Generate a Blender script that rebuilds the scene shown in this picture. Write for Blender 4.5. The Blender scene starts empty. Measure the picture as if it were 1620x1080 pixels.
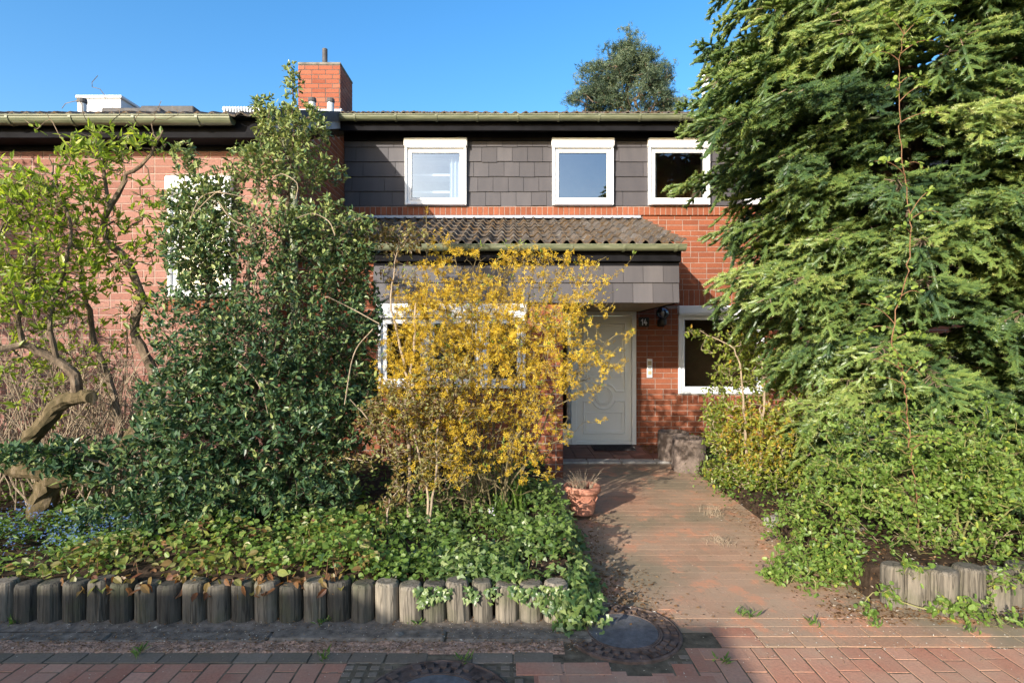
import bpy, math, random
import numpy as np
from mathutils import Vector

rng = np.random.default_rng(11)
random.seed(11)
scene = bpy.context.scene
COL = scene.collection

# ------------------------------------------------------------------ camera, sky, sun, exposure
EYE = 1.65
FPX = 920.0
cam_d = bpy.data.cameras.new("camera")
cam = bpy.data.objects.new("camera", cam_d)
COL.objects.link(cam)
cam.location = (0, 0, EYE)
cam.rotation_euler = (math.radians(90), 0, 0)
cam_d.sensor_width = 36.0
cam_d.lens = 36.0 * FPX / 1620.0
cam_d.clip_start = 0.05
cam_d.clip_end = 3000
scene.camera = cam

SUN_A, SUN_B = 0.66, 0.40            # per metre of depth the light goes this far right and down
LDIR = Vector((SUN_A, 1.0, -SUN_B)).normalized()
world = bpy.data.worlds.new("World")
scene.world = world
world.use_nodes = True
wn = world.node_tree.nodes
wl = world.node_tree.links
wn.clear()
sky = wn.new("ShaderNodeTexSky")
sky.sky_type = 'NISHITA'
sky.sun_disc = False
sky.sun_elevation = math.asin(-LDIR.z)
sky.sun_rotation = math.atan2(-LDIR.x, -LDIR.y) % (2 * math.pi)
sky.air_density = 1.0
sky.dust_density = 1.8
sky.ozone_density = 2.0
bg = wn.new("ShaderNodeBackground")
bg.inputs["Strength"].default_value = 0.15
wo = wn.new("ShaderNodeOutputWorld")
hs = wn.new("ShaderNodeHueSaturation")
hs.inputs["Saturation"].default_value = 1.35
wl.new(sky.outputs[0], hs.inputs["Color"])
wl.new(hs.outputs[0], bg.inputs[0])
wl.new(bg.outputs[0], wo.inputs[0])

sun_d = bpy.data.lights.new("sun", 'SUN')
sun_d.energy = 3.8
sun_d.angle = math.radians(0.5)
sun_d.color = (1.0, 0.93, 0.82)
sun = bpy.data.objects.new("sun", sun_d)
COL.objects.link(sun)
sun.location = (-6, -8, 12)
sun.rotation_euler = LDIR.to_track_quat('-Z', 'Y').to_euler()

scene.view_settings.view_transform = 'Standard'
scene.view_settings.look = 'None'
scene.view_settings.exposure = 1.15
scene.view_settings.gamma = 1.0
scene.cycles.max_bounces = 8
scene.cycles.transparent_max_bounces = 12


def P(px, py, d):
    return np.array([(px - 810.0) / FPX * d, d, EYE - (py - 540.0) / FPX * d])


# ------------------------------------------------------------------ tagging
def tag(o, label=None, cat=None, group=None, kind=None):
    if label: o["label"] = label
    if cat: o["category"] = cat
    if group: o["group"] = group
    if kind: o["kind"] = kind
    return o


def empty(name, loc=(0, 0, 0)):
    o = bpy.data.objects.new(name, None)
    o.empty_display_size = 0.1
    COL.objects.link(o)
    o.location = loc
    return o


# ------------------------------------------------------------------ mesh collector
def norm(a):
    n = np.linalg.norm(a, axis=-1, keepdims=True)
    return a / np.maximum(n, 1e-9)


class Geo:
    def __init__(self):
        self.ch = []
        self.n = 0

    def add(self, v, f, mat=0, rnd=0.5, uv=None):
        v = np.asarray(v, dtype=np.float64).reshape(-1, 3)
        f = np.asarray(f, dtype=np.int64)
        r = np.broadcast_to(np.asarray(rnd, dtype=np.float64), (len(v),))
        if uv is None:
            uv = np.stack([v[:, 0] + v[:, 1] * 0.7, v[:, 2] + v[:, 1] * 0.3], 1)
        self.ch.append((v, f + self.n, mat, r, np.asarray(uv, dtype=np.float64)))
        self.n += len(v)

    def quad(self, a, b, c, d, mat=0, rnd=0.5):
        self.add([a, b, c, d], [[0, 1, 2, 3]], mat, rnd)

    def box(self, x0, x1, y0, y1, z0, z1, mat=0, rnd=0.5, c=0.0, rot=0.0, piv=None):
        lo = np.array([min(x0, x1), min(y0, y1), min(z0, z1)])
        hi = np.array([max(x0, x1), max(y0, y1), max(z0, z1)])
        c = min(c, 0.45 * float((hi - lo).min()))
        v = np.zeros((8, 3, 3))
        for i in range(8):
            s = [(i >> k) & 1 for k in range(3)]
            for ax in range(3):
                for k in range(3):
                    full = hi[k] if s[k] else lo[k]
                    inn = hi[k] - c if s[k] else lo[k] + c
                    v[i, ax, k] = full if k == ax else inn
        V = v.reshape(-1, 3)
        cen = (lo + hi) / 2
        fs4, fs3 = [], []

        def orient(f):
            p = V[f]
            nn = np.cross(p[1] - p[0], p[2] - p[0])
            if np.dot(nn, p.mean(0) - cen) < 0: f = f[::-1]
            return f
        if c <= 1e-6:
            V8 = np.array([[hi[k] if (i >> k) & 1 else lo[k] for k in range(3)] for i in range(8)])
            F = [[0, 2, 3, 1], [4, 5, 7, 6], [0, 1, 5, 4], [2, 6, 7, 3], [0, 4, 6, 2], [1, 3, 7, 5]]
            VV = V8
            fs4 = F
        else:
            for ax in range(3):
                o1, o2 = [k for k in range(3) if k != ax]
                for sd in (0, 1):
                    q = []
                    for a, b in ((0, 0), (1, 0), (1, 1), (0, 1)):
                        i = (sd << ax) | (a << o1) | (b << o2)
                        q.append(i * 3 + ax)
                    fs4.append(orient(q))
                for a in (0, 1):
                    for b in (0, 1):
                        i0 = (a << o1) | (b << o2)
                        i1 = i0 | (1 << ax)
                        fs4.append(orient([i0 * 3 + o1, i1 * 3 + o1, i1 * 3 + o2, i0 * 3 + o2]))
            for i in range(8):
                fs3.append(orient([i * 3, i * 3 + 1, i * 3 + 2]))
            VV = V
        if rot:
            pv = cen if piv is None else np.asarray(piv, float)
            cs, sn = math.cos(rot), math.sin(rot)
            d = VV - pv
            VV = np.stack([d[:, 0] * cs - d[:, 1] * sn, d[:, 0] * sn + d[:, 1] * cs, d[:, 2]], 1) + pv
        n0 = self.n
        self.add(VV, fs4, mat, rnd)
        if fs3:
            # reuse the same verts: indices relative to n0
            self.ch.append((np.zeros((0, 3)), np.asarray(fs3) + n0, mat, np.zeros(0), np.zeros((0, 2))))

    def tube(self, pts, rad, n=6, mat=0, rnd=0.5, cap=True, wob=0.0):
        pts = np.asarray(pts, float)
        rad = np.broadcast_to(np.asarray(rad, float), (len(pts),))
        t = np.gradient(pts, axis=0)
        t = norm(t)
        up = np.array([0.13, 0.21, 1.0])
        a = np.cross(t, up)
        bad = np.linalg.norm(a, axis=1) < 0.15
        a[bad] = np.cross(t[bad], np.array([1.0, 0.1, 0.0]))
        a = norm(a)
        b = np.cross(t, a)
        ang = np.linspace(0, 2 * np.pi, n, endpoint=False)
        ring = a[:, None, :] * np.cos(ang)[None, :, None] + b[:, None, :] * np.sin(ang)[None, :, None]
        rr = rad[:, None] * (1 + (rng.normal(0, wob, (len(pts), n)) if wob else 0))
        V = pts[:, None, :] + ring * np.broadcast_to(rr, (len(pts), n))[:, :, None]
        V = V.reshape(-1, 3)
        i = np.arange(len(pts) - 1)[:, None] * n
        j = np.arange(n)[None, :]
        j2 = (j + 1) % n
        F = np.stack([i + j, i + j2, i + n + j2, i + n + j], -1).reshape(-1, 4)
        ln = np.concatenate([[0], np.cumsum(np.linalg.norm(np.diff(pts, axis=0), axis=1))])
        uv = np.stack([np.tile(ang / 6.28, len(pts)), np.repeat(ln, n)], 1)
        r = np.asarray(rnd, float)
        if r.ndim == 1: r = np.repeat(r, n)
        n0 = self.n
        self.add(V, F, mat, r, uv)
        if cap:
            m = len(pts)
            Z = (np.zeros((0, 3)), None, mat, np.zeros(0), np.zeros((0, 2)))
            self.ch.append((Z[0], np.array([list(range(n))[::-1]]) + n0, mat, Z[3], Z[4]))
            self.ch.append((Z[0], np.array([list(range(n))]) + n0 + (m - 1) * n, mat, Z[3], Z[4]))

    def lathe(self, prof, cx, cy, cz, n=24, mat=0, rnd=0.5, rx=1.0, ry=1.0, jit=0.0):
        prof = np.asarray(prof, float)
        m = len(prof)
        ang = np.linspace(0, 2 * np.pi, n, endpoint=False)
        jj = 1 + (rng.normal(0, jit, (m, n)) if jit else np.zeros((m, n)))
        x = cx + prof[:, 0][:, None] * np.cos(ang) * rx * jj
        y = cy + prof[:, 0][:, None] * np.sin(ang) * ry * jj
        z = cz + np.repeat(prof[:, 1][:, None], n, 1)
        V = np.stack([x, y, z], -1).reshape(-1, 3)
        i = np.arange(m - 1)[:, None] * n
        j = np.arange(n)[None, :]
        j2 = (j + 1) % n
        F = np.stack([i + j, i + j2, i + n + j2, i + n + j], -1).reshape(-1, 4)
        self.add(V, F, mat, rnd)

    def build(self, name, mats, parent=None, smooth=False):
        me = bpy.data.meshes.new(name)
        V = np.concatenate([c[0] for c in self.ch]) if self.ch else np.zeros((0, 3))
        R = np.concatenate([c[3] for c in self.ch])
        UV = np.concatenate([c[4] for c in self.ch])
        me.vertices.add(len(V))
        me.vertices.foreach_set("co", V.astype(np.float32).ravel())
        lv = np.concatenate([c[1].ravel() for c in self.ch])
        tot = np.concatenate([np.full(len(c[1]), c[1].shape[1]) for c in self.ch])
        mi = np.concatenate([np.full(len(c[1]), c[2]) for c in self.ch])
        st = np.concatenate([[0], np.cumsum(tot)[:-1]])
        me.loops.add(len(lv))
        me.loops.foreach_set("vertex_index", lv.astype(np.int32))
        me.polygons.add(len(tot))
        me.polygons.foreach_set("loop_start", st.astype(np.int32))
        me.polygons.foreach_set("loop_total", tot.astype(np.int32))
        me.polygons.foreach_set("material_index", mi.astype(np.int32))
        me.polygons.foreach_set("use_smooth", np.full(len(tot), bool(smooth)))
        at = me.attributes.new("rnd", 'FLOAT', 'POINT')
        at.data.foreach_set("value", R.astype(np.float32))
        uvl = me.uv_layers.new(name="UVMap")
        uvl.data.foreach_set("uv", UV[lv].astype(np.float32).ravel())
        me.update(calc_edges=True)
        if not isinstance(mats, (list, tuple)): mats = [mats]
        for m in mats: me.materials.append(m)
        o = bpy.data.objects.new(name, me)
        COL.objects.link(o)
        if parent is not None:
            o.parent = parent
            pl, q = Vector((0, 0, 0)), parent
            while q is not None:
                pl = pl + q.location
                q = q.parent
            me.vertices.foreach_set("co", (V - np.array(pl)).astype(np.float32).ravel())
            me.update()
        return o


# ------------------------------------------------------------------ materials
class NT:
    def __init__(self, name):
        self.m = bpy.data.materials.new(name)
        self.m.use_nodes = True
        self.t = self.m.node_tree
        self.N = self.t.nodes
        self.L = self.t.links
        self.b = self.N["Principled BSDF"]
        self.out = self.N["Material Output"]

    def n(self, typ, **kw):
        x = self.N.new(typ)
        for k, v in kw.items():
            if k.startswith("i_"): x.inputs[k[2:]].default_value = v
            else: setattr(x, k, v)
        return x

    def attr(self):
        return self.n("ShaderNodeAttribute", attribute_name="rnd").outputs["Fac"]

    def noise(self, scale, detail=4, rough=0.55, vec=None, dist=0.0, stretch=None):
        t = self.n("ShaderNodeTexNoise")
        t.inputs["Scale"].default_value = scale
        t.inputs["Detail"].default_value = detail
        t.inputs["Roughness"].default_value = rough
        t.inputs["Distortion"].default_value = dist
        if vec is None:
            vec = self.n("ShaderNodeTexCoord").outputs["Object"]
        if stretch:
            mp = self.n("ShaderNodeMapping")
            mp.inputs["Scale"].default_value = stretch
            self.L.new(vec, mp.inputs[0])
            vec = mp.outputs[0]
        self.L.new(vec, t.inputs["Vector"])
        return t.outputs["Fac"]

    def ramp(self, fac, stops, interp='LINEAR'):
        r = self.n("ShaderNodeValToRGB")
        r.color_ramp.interpolation = interp
        e = r.color_ramp.elements
        while len(e) < len(stops): e.new(0.5)
        for el, (p, c) in zip(e, stops):
            el.position = p
            el.color = (*c, 1) if len(c) == 3 else c
        self.L.new(fac, r.inputs[0])
        return r.outputs[0]

    def mix(self, fac, a, b, mode='MIX'):
        x = self.n("ShaderNodeMix", data_type='RGBA', blend_type=mode)
        for s, v in ((x.inputs[0], fac), (x.inputs[6], a), (x.inputs[7], b)):
            if hasattr(v, "is_linked"): self.L.new(v, s)
            elif isinstance(v, (int, float)): s.default_value = v
            else: s.default_value = (*v, 1)
        return x.outputs[2]

    def mth(self, op, a, b=0.0):
        x = self.n("ShaderNodeMath", operation=op)
        for s, v in ((x.inputs[0], a), (x.inputs[1], b)):
            if hasattr(v, "is_linked"): self.L.new(v, s)
            else: s.default_value = v
        return x.outputs[0]

    def color(self, c):
        if hasattr(c, "is_linked"): self.L.new(c, self.b.inputs["Base Color"])
        else: self.b.inputs["Base Color"].default_value = (*c, 1)

    def rough(self, r, spec=0.5, metal=0.0):
        if hasattr(r, "is_linked"): self.L.new(r, self.b.inputs["Roughness"])
        else: self.b.inputs["Roughness"].default_value = r
        self.b.inputs["Specular IOR Level"].default_value = spec
        self.b.inputs["Metallic"].default_value = metal

    def bump(self, h, strength=0.4, dist=0.01):
        x = self.n("ShaderNodeBump")
        x.inputs["Strength"].default_value = strength
        x.inputs["Distance"].default_value = dist
        self.L.new(h, x.inputs["Height"])
        self.L.new(x.outputs[0], self.b.inputs["Normal"])


def plain(name, c, rough=0.5, spec=0.5, metal=0.0, var=0.12, nscale=8.0, bump=0.0, bscale=60):
    k = NT(name)
    f = k.noise(nscale, 5)
    lo = tuple(x * (1 - var) for x in c)
    hi = tuple(min(1, x * (1 + var)) for x in c)
    k.color(k.ramp(f, [(0.3, lo), (0.7, hi)]))
    k.rough(rough, spec, metal)
    if bump: k.bump(k.noise(bscale, 5), bump, 0.006)
    return k.m


def brickmat(name, stops, grime=(0.05, 0.03, 0.02), gamt=0.35):
    k = NT(name)
    c = k.ramp(k.attr(), stops)
    n1 = k.noise(2.3, 5)
    n2 = k.noise(55, 5, 0.7)
    c = k.mix(k.mth('MULTIPLY', k.ramp(n1, [(0.42, (0, 0, 0)), (0.75, (1, 1, 1))]), gamt), c, grime)
    c = k.mix(0.35, c, k.ramp(n2, [(0.3, (0.35, 0.35, 0.35)), (0.7, (1.25, 1.25, 1.25))]), 'MULTIPLY')
    k.color(c)
    k.rough(0.85, 0.25)
    k.bump(n2, 0.5, 0.004)
    return k.m


M = {}
M['brick'] = brickmat("red_brick", [(0, (.17, .048, .026)), (.35, (.245, .075, .037)), (.7, (.29, .094, .048)), (1, (.21, .075, .046))], gamt=.25)
M['brick_pale'] = brickmat("pale_red_brick", [(0, (.21, .090, .066)), (.4, (.27, .125, .095)), (.8, (.33, .17, .135)), (1, (.23, .11, .085))], (.2, .1, .08), .3)
M['brick_chim'] = brickmat("chimney_brick", [(0, (.22, .06, .032)), (.5, (.32, .10, .055)), (1, (.38, .15, .09))], (.10, .06, .045), .35)
M['mortar'] = plain("mortar", (.27, .20, .165), .95, .1, var=.25, nscale=20, bump=.4)
M['mortar_dark'] = plain("mortar_dark", (.12, .10, .09), .95, .1, var=.25, nscale=20, bump=.4)
M['mortar_pale'] = plain("mortar_pale", (.33, .235, .195), .95, .1, var=.2, nscale=20, bump=.4)
M['white'] = plain("white_plastic", (.78, .79, .80), .35, .5, var=.03, nscale=3)
M['door'] = plain("white_door_paint", (.80, .81, .80), .4, .5, var=.03, nscale=2)
M['gasket'] = plain("grey_gasket", (.05, .05, .05), .6)
M['black_wood'] = plain("black_stained_wood", (.008, .008, .010), .75, .08, var=.5, nscale=4)
M['soffit'] = plain("ochre_soffit_boards", (.30, .25, .15), .6, .3, var=.15)
M['lead'] = plain("lead_flashing", (.33, .36, .41), .5, .5, var=.25, nscale=9)
M['zinc'] = plain("zinc_pipe", (.50, .53, .55), .45, .5, .2, var=.2)
M['white_metal'] = plain("white_roof_metal", (.66, .69, .72), .5, .5, var=.12, nscale=6)
M['iron'] = plain("rusty_cast_iron", (.125, .088, .072), .85, .4, .3, var=.6, nscale=14, bump=.5)
M['cover'] = plain("dark_cover_concrete", (.10, .10, .105), .7, .4, var=.35, nscale=30, bump=.5, bscale=120)
M['black'] = plain("black_plastic", (.012, .012, .013), .4)
M['soil'] = plain("dark_soil", (.045, .030, .020), 1, .1, var=.6, nscale=25, bump=1.0, bscale=40)
M['steel'] = plain("brushed_steel", (.55, .55, .54), .35, .5, .9)
M['beige'] = plain("beige_button", (.42, .33, .20), .4)
M['curtain'] = plain("white_curtain", (.50, .54, .58), .9, .1, var=.05)
M['room'] = plain("room_paint", (.20, .19, .18), .9, .1)
M['room_dark'] = plain("brown_room_paint", (.30, .20, .13), .9, .1)
M['room_pale'] = plain("pale_room_paint", (.52, .60, .66), .9, .1)
M['stone'] = plain("grey_fieldstone", (.19, .175, .15), .9, .2, var=.4, nscale=9, bump=.8, bscale=25)
M['step'] = plain("pale_step_stone", (.36, .34, .31), .85, .2, var=.25, nscale=12, bump=.4)
M['mat'] = plain("grey_doormat", (.05, .045, .045), 1, .1, var=.5, nscale=40, bump=1, bscale=200)
M['tilefloor'] = plain("red_brown_floor_tile", (.14, .06, .045), .6, .3, var=.3, nscale=6)


def gutter_mat():
    k = NT("olive_green_gutter")
    f = k.noise(5, 5, stretch=(1, 6, 6))
    k.color(k.ramp(f, [(0.3, (.10, .115, .065)), (0.55, (.155, .17, .105)), (0.8, (.24, .245, .17))]))
    k.rough(0.45, 0.5)
    return k.m


M['gutter'] = gutter_mat()


def slate_mat():
    k = NT("anthracite_fibre_cement")
    c = k.ramp(k.attr(), [(0, (.046, .043, .049)), (.5, (.066, .062, .069)), (1, (.118, .110, .116))])
    n = k.noise(3, 6, stretch=(3, 3, .6))
    c = k.mix(.5, c, k.ramp(n, [(.3, (.7, .7, .72)), (.75, (1.25, 1.2, 1.15))]), 'MULTIPLY')
    k.color(c)
    k.rough(.6, .35)
    k.bump(k.noise(90, 3), .15, .003)
    return k.m


M['slate'] = slate_mat()


def tile_mat():
    k = NT("weathered_mossy_roof_tile")
    c = k.ramp(k.attr(), [(0, (.060, .054, .050)), (.5, (.095, .085, .078)), (1, (.135, .12, .11))])
    n = k.noise(7, 6, .7)
    n2 = k.noise(40, 4, .7)
    c = k.mix(k.ramp(n, [(.44, (0, 0, 0)), (.60, (.75, .75, .75))]), c, k.ramp(n2, [(.3, (.07, .045, .018)), (.7, (.18, .105, .045))]))
    c = k.mix(k.ramp(k.noise(23, 4), [(.58, (0, 0, 0)), (.68, (.7, .7, .7))]), c, (.24, .23, .21))
    k.color(c)
    k.rough(.95, .15)
    k.bump(n2, .8, .01)
    return k.m


M['tile'] = tile_mat()
M['tile_dark'] = plain("dark_slate_verge", (.075, .073, .075), .7, .3, var=.3, nscale=12, bump=.3)


def glass_mat(name, refl, tint=(.75, .82, .86)):
    k = NT(name)
    k.N.remove(k.b)
    g = k.n("ShaderNodeBsdfGlossy")
    g.inputs["Color"].default_value = (.80, .90, 1, 1)
    g.inputs["Roughness"].default_value = 0.008
    t = k.n("ShaderNodeBsdfTransparent")
    t.inputs["Color"].default_value = (*tint, 1)
    lw = k.n("ShaderNodeFresnel")
    lw.inputs["IOR"].default_value = 1.5
    f = k.mth('ADD', lw.outputs[0], refl)
    nz = k.noise(1.3, 2)
    bp = k.n("ShaderNodeBump")
    bp.inputs["Strength"].default_value = .06
    bp.inputs["Distance"].default_value = .05
    k.L.new(nz, bp.inputs["Height"])
    k.L.new(bp.outputs[0], g.inputs["Normal"])
    mx = k.n("ShaderNodeMixShader")
    k.L.new(f, mx.inputs[0])
    k.L.new(t.outputs[0], mx.inputs[1])
    k.L.new(g.outputs[0], mx.inputs[2])
    k.L.new(mx.outputs[0], k.out.inputs["Surface"])
    return k.m


M['glass'] = glass_mat("window_glass", .22)
M['glass_dark'] = glass_mat("dark_window_glass", .07)
M['globe'] = glass_mat("smoked_globe_glass", .10, (.55, .50, .48))


def wood_mat():
    k = NT("weathered_palisade_wood")
    n = k.noise(9, 6, .7, stretch=(4, 4, .5))
    n2 = k.noise(5.0, 4)
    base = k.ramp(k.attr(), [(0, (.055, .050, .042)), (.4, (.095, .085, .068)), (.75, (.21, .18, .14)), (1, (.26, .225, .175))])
    c = k.mix(.7, base, k.ramp(n, [(.3, (.35, .35, .35)), (.5, (.95, .95, .95)), (.72, (1.5, 1.45, 1.4))]), 'MULTIPLY')
    c = k.mix(k.ramp(n2, [(.5, (0, 0, 0)), (.72, (.55, .55, .55))]), c, (.075, .085, .035))
    cr = k.ramp(k.noise(13, 3, .6, stretch=(2.2, 2.2, .12), dist=.3), [(.40, (0, 0, 0)), (.435, (1, 1, 1)), (.455, (1, 1, 1)), (.49, (0, 0, 0))])
    c = k.mix(k.mth('MULTIPLY', cr, .5), c, (.018, .015, .012))
    k.color(c)
    k.rough(.9, .2)
    k.bump(k.mth('SUBTRACT', k.mth('MULTIPLY', n, .6), k.mth('MULTIPLY', cr, .4)), .6, .010)
    return k.m


M['palisade'] = wood_mat()


def paver_mat(name, stops, dirt, amt, gn=2.0, blotch=False):
    k = NT(name)
    c = k.ramp(k.attr(), stops)
    n = k.noise(gn, 6, .65)
    n2 = k.noise(60, 5, .7)
    n3 = k.noise(17, 5, .7)
    c = k.mix(.5, c, k.ramp(n2, [(.3, (.55, .55, .55)), (.7, (1.3, 1.3, 1.3))]), 'MULTIPLY')
    c = k.mix(k.mth('MULTIPLY', k.ramp(n, [(.38, (0, 0, 0)), (.68, (1, 1, 1))]), amt), c, dirt)
    c = k.mix(k.ramp(n3, [(.66, (0, 0, 0)), (.74, (.55, .55, .55))]), c, (.34, .32, .29))
    if blotch:
        n4 = k.noise(.9, 3, .6)
        n5 = k.noise(3.7, 6, .7)
        c = k.mix(k.ramp(n4, [(.40, (.9, .9, .9)), (.54, (0, 0, 0))]), c, k.mix(n5, (.16, .13, .08), (.30, .24, .165)))
        c = k.mix(k.ramp(n5, [(.54, (0, 0, 0)), (.62, (.8, .8, .8))]), c, (.50, .24, .14))
        c = k.mix(k.ramp(k.noise(9, 6, .75), [(.60, (0, 0, 0)), (.70, (.75, .75, .75))]), c, (.11, .09, .055))
        c = k.mix(k.ramp(k.noise(38, 3), [(.68, (0, 0, 0)), (.72, (.6, .6, .6))]), c, (.55, .48, .40))
    k.color(c)
    k.rough(.85, .25)
    k.bump(n2, .5, .005)
    return k.m


M['paver'] = paver_mat("red_clinker_paver", [(0, (.34, .135, .085)), (.5, (.42, .185, .118)), (1, (.50, .26, .175))], (.38, .27, .185), .7)
M['paver_grey'] = paver_mat("grey_gutter_paver", [(0, (.15, .115, .085)), (.5, (.185, .145, .11)), (1, (.25, .195, .15))], (.13, .11, .07), .6)
M['path'] = paver_mat("weathered_path_paver", [(0, (.36, .20, .125)), (.5, (.41, .235, .15)), (1, (.46, .27, .175))], (.34, .25, .17), 1.0, 1.1, True)
M['joint'] = plain("mossy_joint_sand", (.125, .10, .068), 1, .1, var=.5, nscale=14, bump=.8, bscale=80)
M['gravel'] = plain("brown_grit", (.34, .215, .15), 1, .1, var=.6, nscale=70, bump=1, bscale=150)
M['kerb'] = plain("grey_concrete_kerb", (.165, .135, .105), .9, .2, var=.5, nscale=18, bump=.8)
M['ground'] = plain("bare_ground", (.09, .075, .05), 1, .1, var=.4, nscale=4, bump=.6)


def terracotta():
    k = NT("terracotta")
    n = k.noise(14, 5, .7)
    c = k.ramp(n, [(.3, (.30, .125, .08)), (.55, (.42, .19, .125)), (.75, (.52, .31, .23))])
    k.color(c)
    k.rough(.85, .2)
    k.bump(k.noise(50, 4), .3, .004)
    return k.m


M['terracotta'] = terracotta()
M['planter'] = plain("brown_concrete_planter", (.16, .125, .105), .95, .15, var=.45, nscale=10, bump=1.0, bscale=45)


def bark(name, a, b, c, sc=18):
    k = NT(name)
    n = k.noise(sc, 6, .7, stretch=(1, 1, .35))
    k.color(k.ramp(n, [(.3, a), (.55, b), (.75, c)]))
    k.rough(.9, .2)
    k.bump(n, .9, .012)
    return k.m


M['bark'] = bark("grey_brown_bark", (.06, .044, .030), (.17, .125, .085), (.33, .26, .185), 24)
M['bark_moss'] = bark("mossy_flaking_bark", (.04, .034, .014), (.11, .082, .042), (.24, .18, .12), 16)
M['twig'] = bark("pale_dry_twig", (.20, .15, .10), (.34, .265, .185), (.48, .39, .29), 30)
M['twig_dark'] = bark("brown_twig", (.05, .036, .022), (.11, .080, .050), (.18, .14, .09), 30)
M['cane_fors'] = bark("olive_brown_cane", (.09, .07, .035), (.18, .145, .075), (.27, .22, .13), 30)
M['cane_green'] = bark("green_cane", (.12, .12, .04), (.20, .19, .075), (.28, .23, .12), 20)
M['cane_red'] = bark("reddish_vine", (.14, .07, .035), (.24, .13, .07), (.30, .18, .10), 20)


def leafmat(name, stops, trans=.35, rough=.45, spec=.4, tboost=1.5, nvar=.35):
    k = NT(name)
    c = k.ramp(k.attr(), stops)
    n = k.noise(35, 3)
    c = k.mix(nvar, c, k.ramp(n, [(.3, (.55, .55, .55)), (.7, (1.4, 1.4, 1.4))]), 'MULTIPLY')
    k.color(c)
    k.rough(rough, spec)
    t = k.n("ShaderNodeBsdfTranslucent")
    tc = k.mix(1.0, c, (tboost * 1.05, tboost * 1.1, tboost * .55), 'MULTIPLY')
    k.L.new(tc, t.inputs["Color"])
    mx = k.n("ShaderNodeMixShader")
    mx.inputs[0].default_value = trans
    k.L.new(k.b.outputs[0], mx.inputs[1])
    k.L.new(t.outputs[0], mx.inputs[2])
    k.L.new(mx.outputs[0], k.out.inputs["Surface"])
    return k.m
# ------------------------------------------------------------------ masonry helpers
def cells(w, h, holes):
    us = sorted({0.0, w} | {min(max(x, 0), w) for r in holes for x in (r[0], r[1])})
    vs = sorted({0.0, h} | {min(max(x, 0), h) for r in holes for x in (r[2], r[3])})
    for a, b in zip(us[:-1], us[1:]):
        for c, d in zip(vs[:-1], vs[1:]):
            m, n = (a + b) / 2, (c + d) / 2
            if b - a < 1e-5 or d - c < 1e-5: continue
            if not any(r[0] < m < r[1] and r[2] < n < r[3] for r in holes):
                yield a, b, c, d


def brick_wall(g, O, U, Nn, w, h, holes=(), mb=0, mm=1, course=1 / 12, mortar=0.010, soldier=False, half=0.10, proud=0.004, top=None):
    """bricks of a wall plane starting at O, running along U, facing Nn; top(u) clips a sloping head"""
    O, U, Nn = (np.asarray(x, float) for x in (O, U, Nn))
    Z = np.array([0, 0, 1.0])
    if top is None:
        for a, b, c, d in cells(w, h, holes):
            g.quad(O + U * a + Z * c, O + U * b + Z * c, O + U * b + Z * d, O + U * a + Z * d, mm)
    else:
        g.quad(O, O + U * w, O + U * w + Z * top(w), O + Z * top(0), mm)
    rows = int(round(h / course)) if not soldier else 1
    for r in range(rows):
        v0, v1 = (r * course, (r + 1) * course - mortar) if not soldier else (0, h - mortar)
        u = -(r % 2) * .125 if not soldier else 0.0
        ivs = [(0.0, w)]
        vm = (v0 + v1) / 2
        for q in holes:
            if q[2] - .01 < vm < q[3] + .01:
                nv = []
                for s, e in ivs:
                    if q[0] > s: nv.append((s, min(e, q[0])))
                    if q[1] < e: nv.append((max(s, q[1]), e))
                ivs = [(s, e) for s, e in nv if e - s > .01]
        while u < w:
            bw = .073 if soldier else (.115 if random.random() < half else .24)
            rn = min(1, max(0, random.gauss(.5, .17)))
            for s, e in ivs:
                a, b = max(u, s), min(u + bw, e)
                if b - a < .02: continue
                vt = v1
                if top is not None:
                    if v0 + .02 > top((a + b) / 2): continue
                    vt = min(v1, top((a + b) / 2))
                c_ = .0035
                pr = proud + random.uniform(-.001, .0015)
                base = [O + U * x + Z * y for x, y in ((a, v0), (b, v0), (b, vt), (a, vt))]
                fr = [O + U * x + Z * y + Nn * pr for x, y in ((a + c_, v0 + c_), (b - c_, v0 + c_), (b - c_, vt - c_), (a + c_, vt - c_))]
                g.add(base + fr, [[4, 5, 6, 7], [0, 1, 5, 4], [1, 2, 6, 5], [2, 3, 7, 6], [3, 0, 4, 7]], mb, rn)
            u += bw + .010


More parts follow.
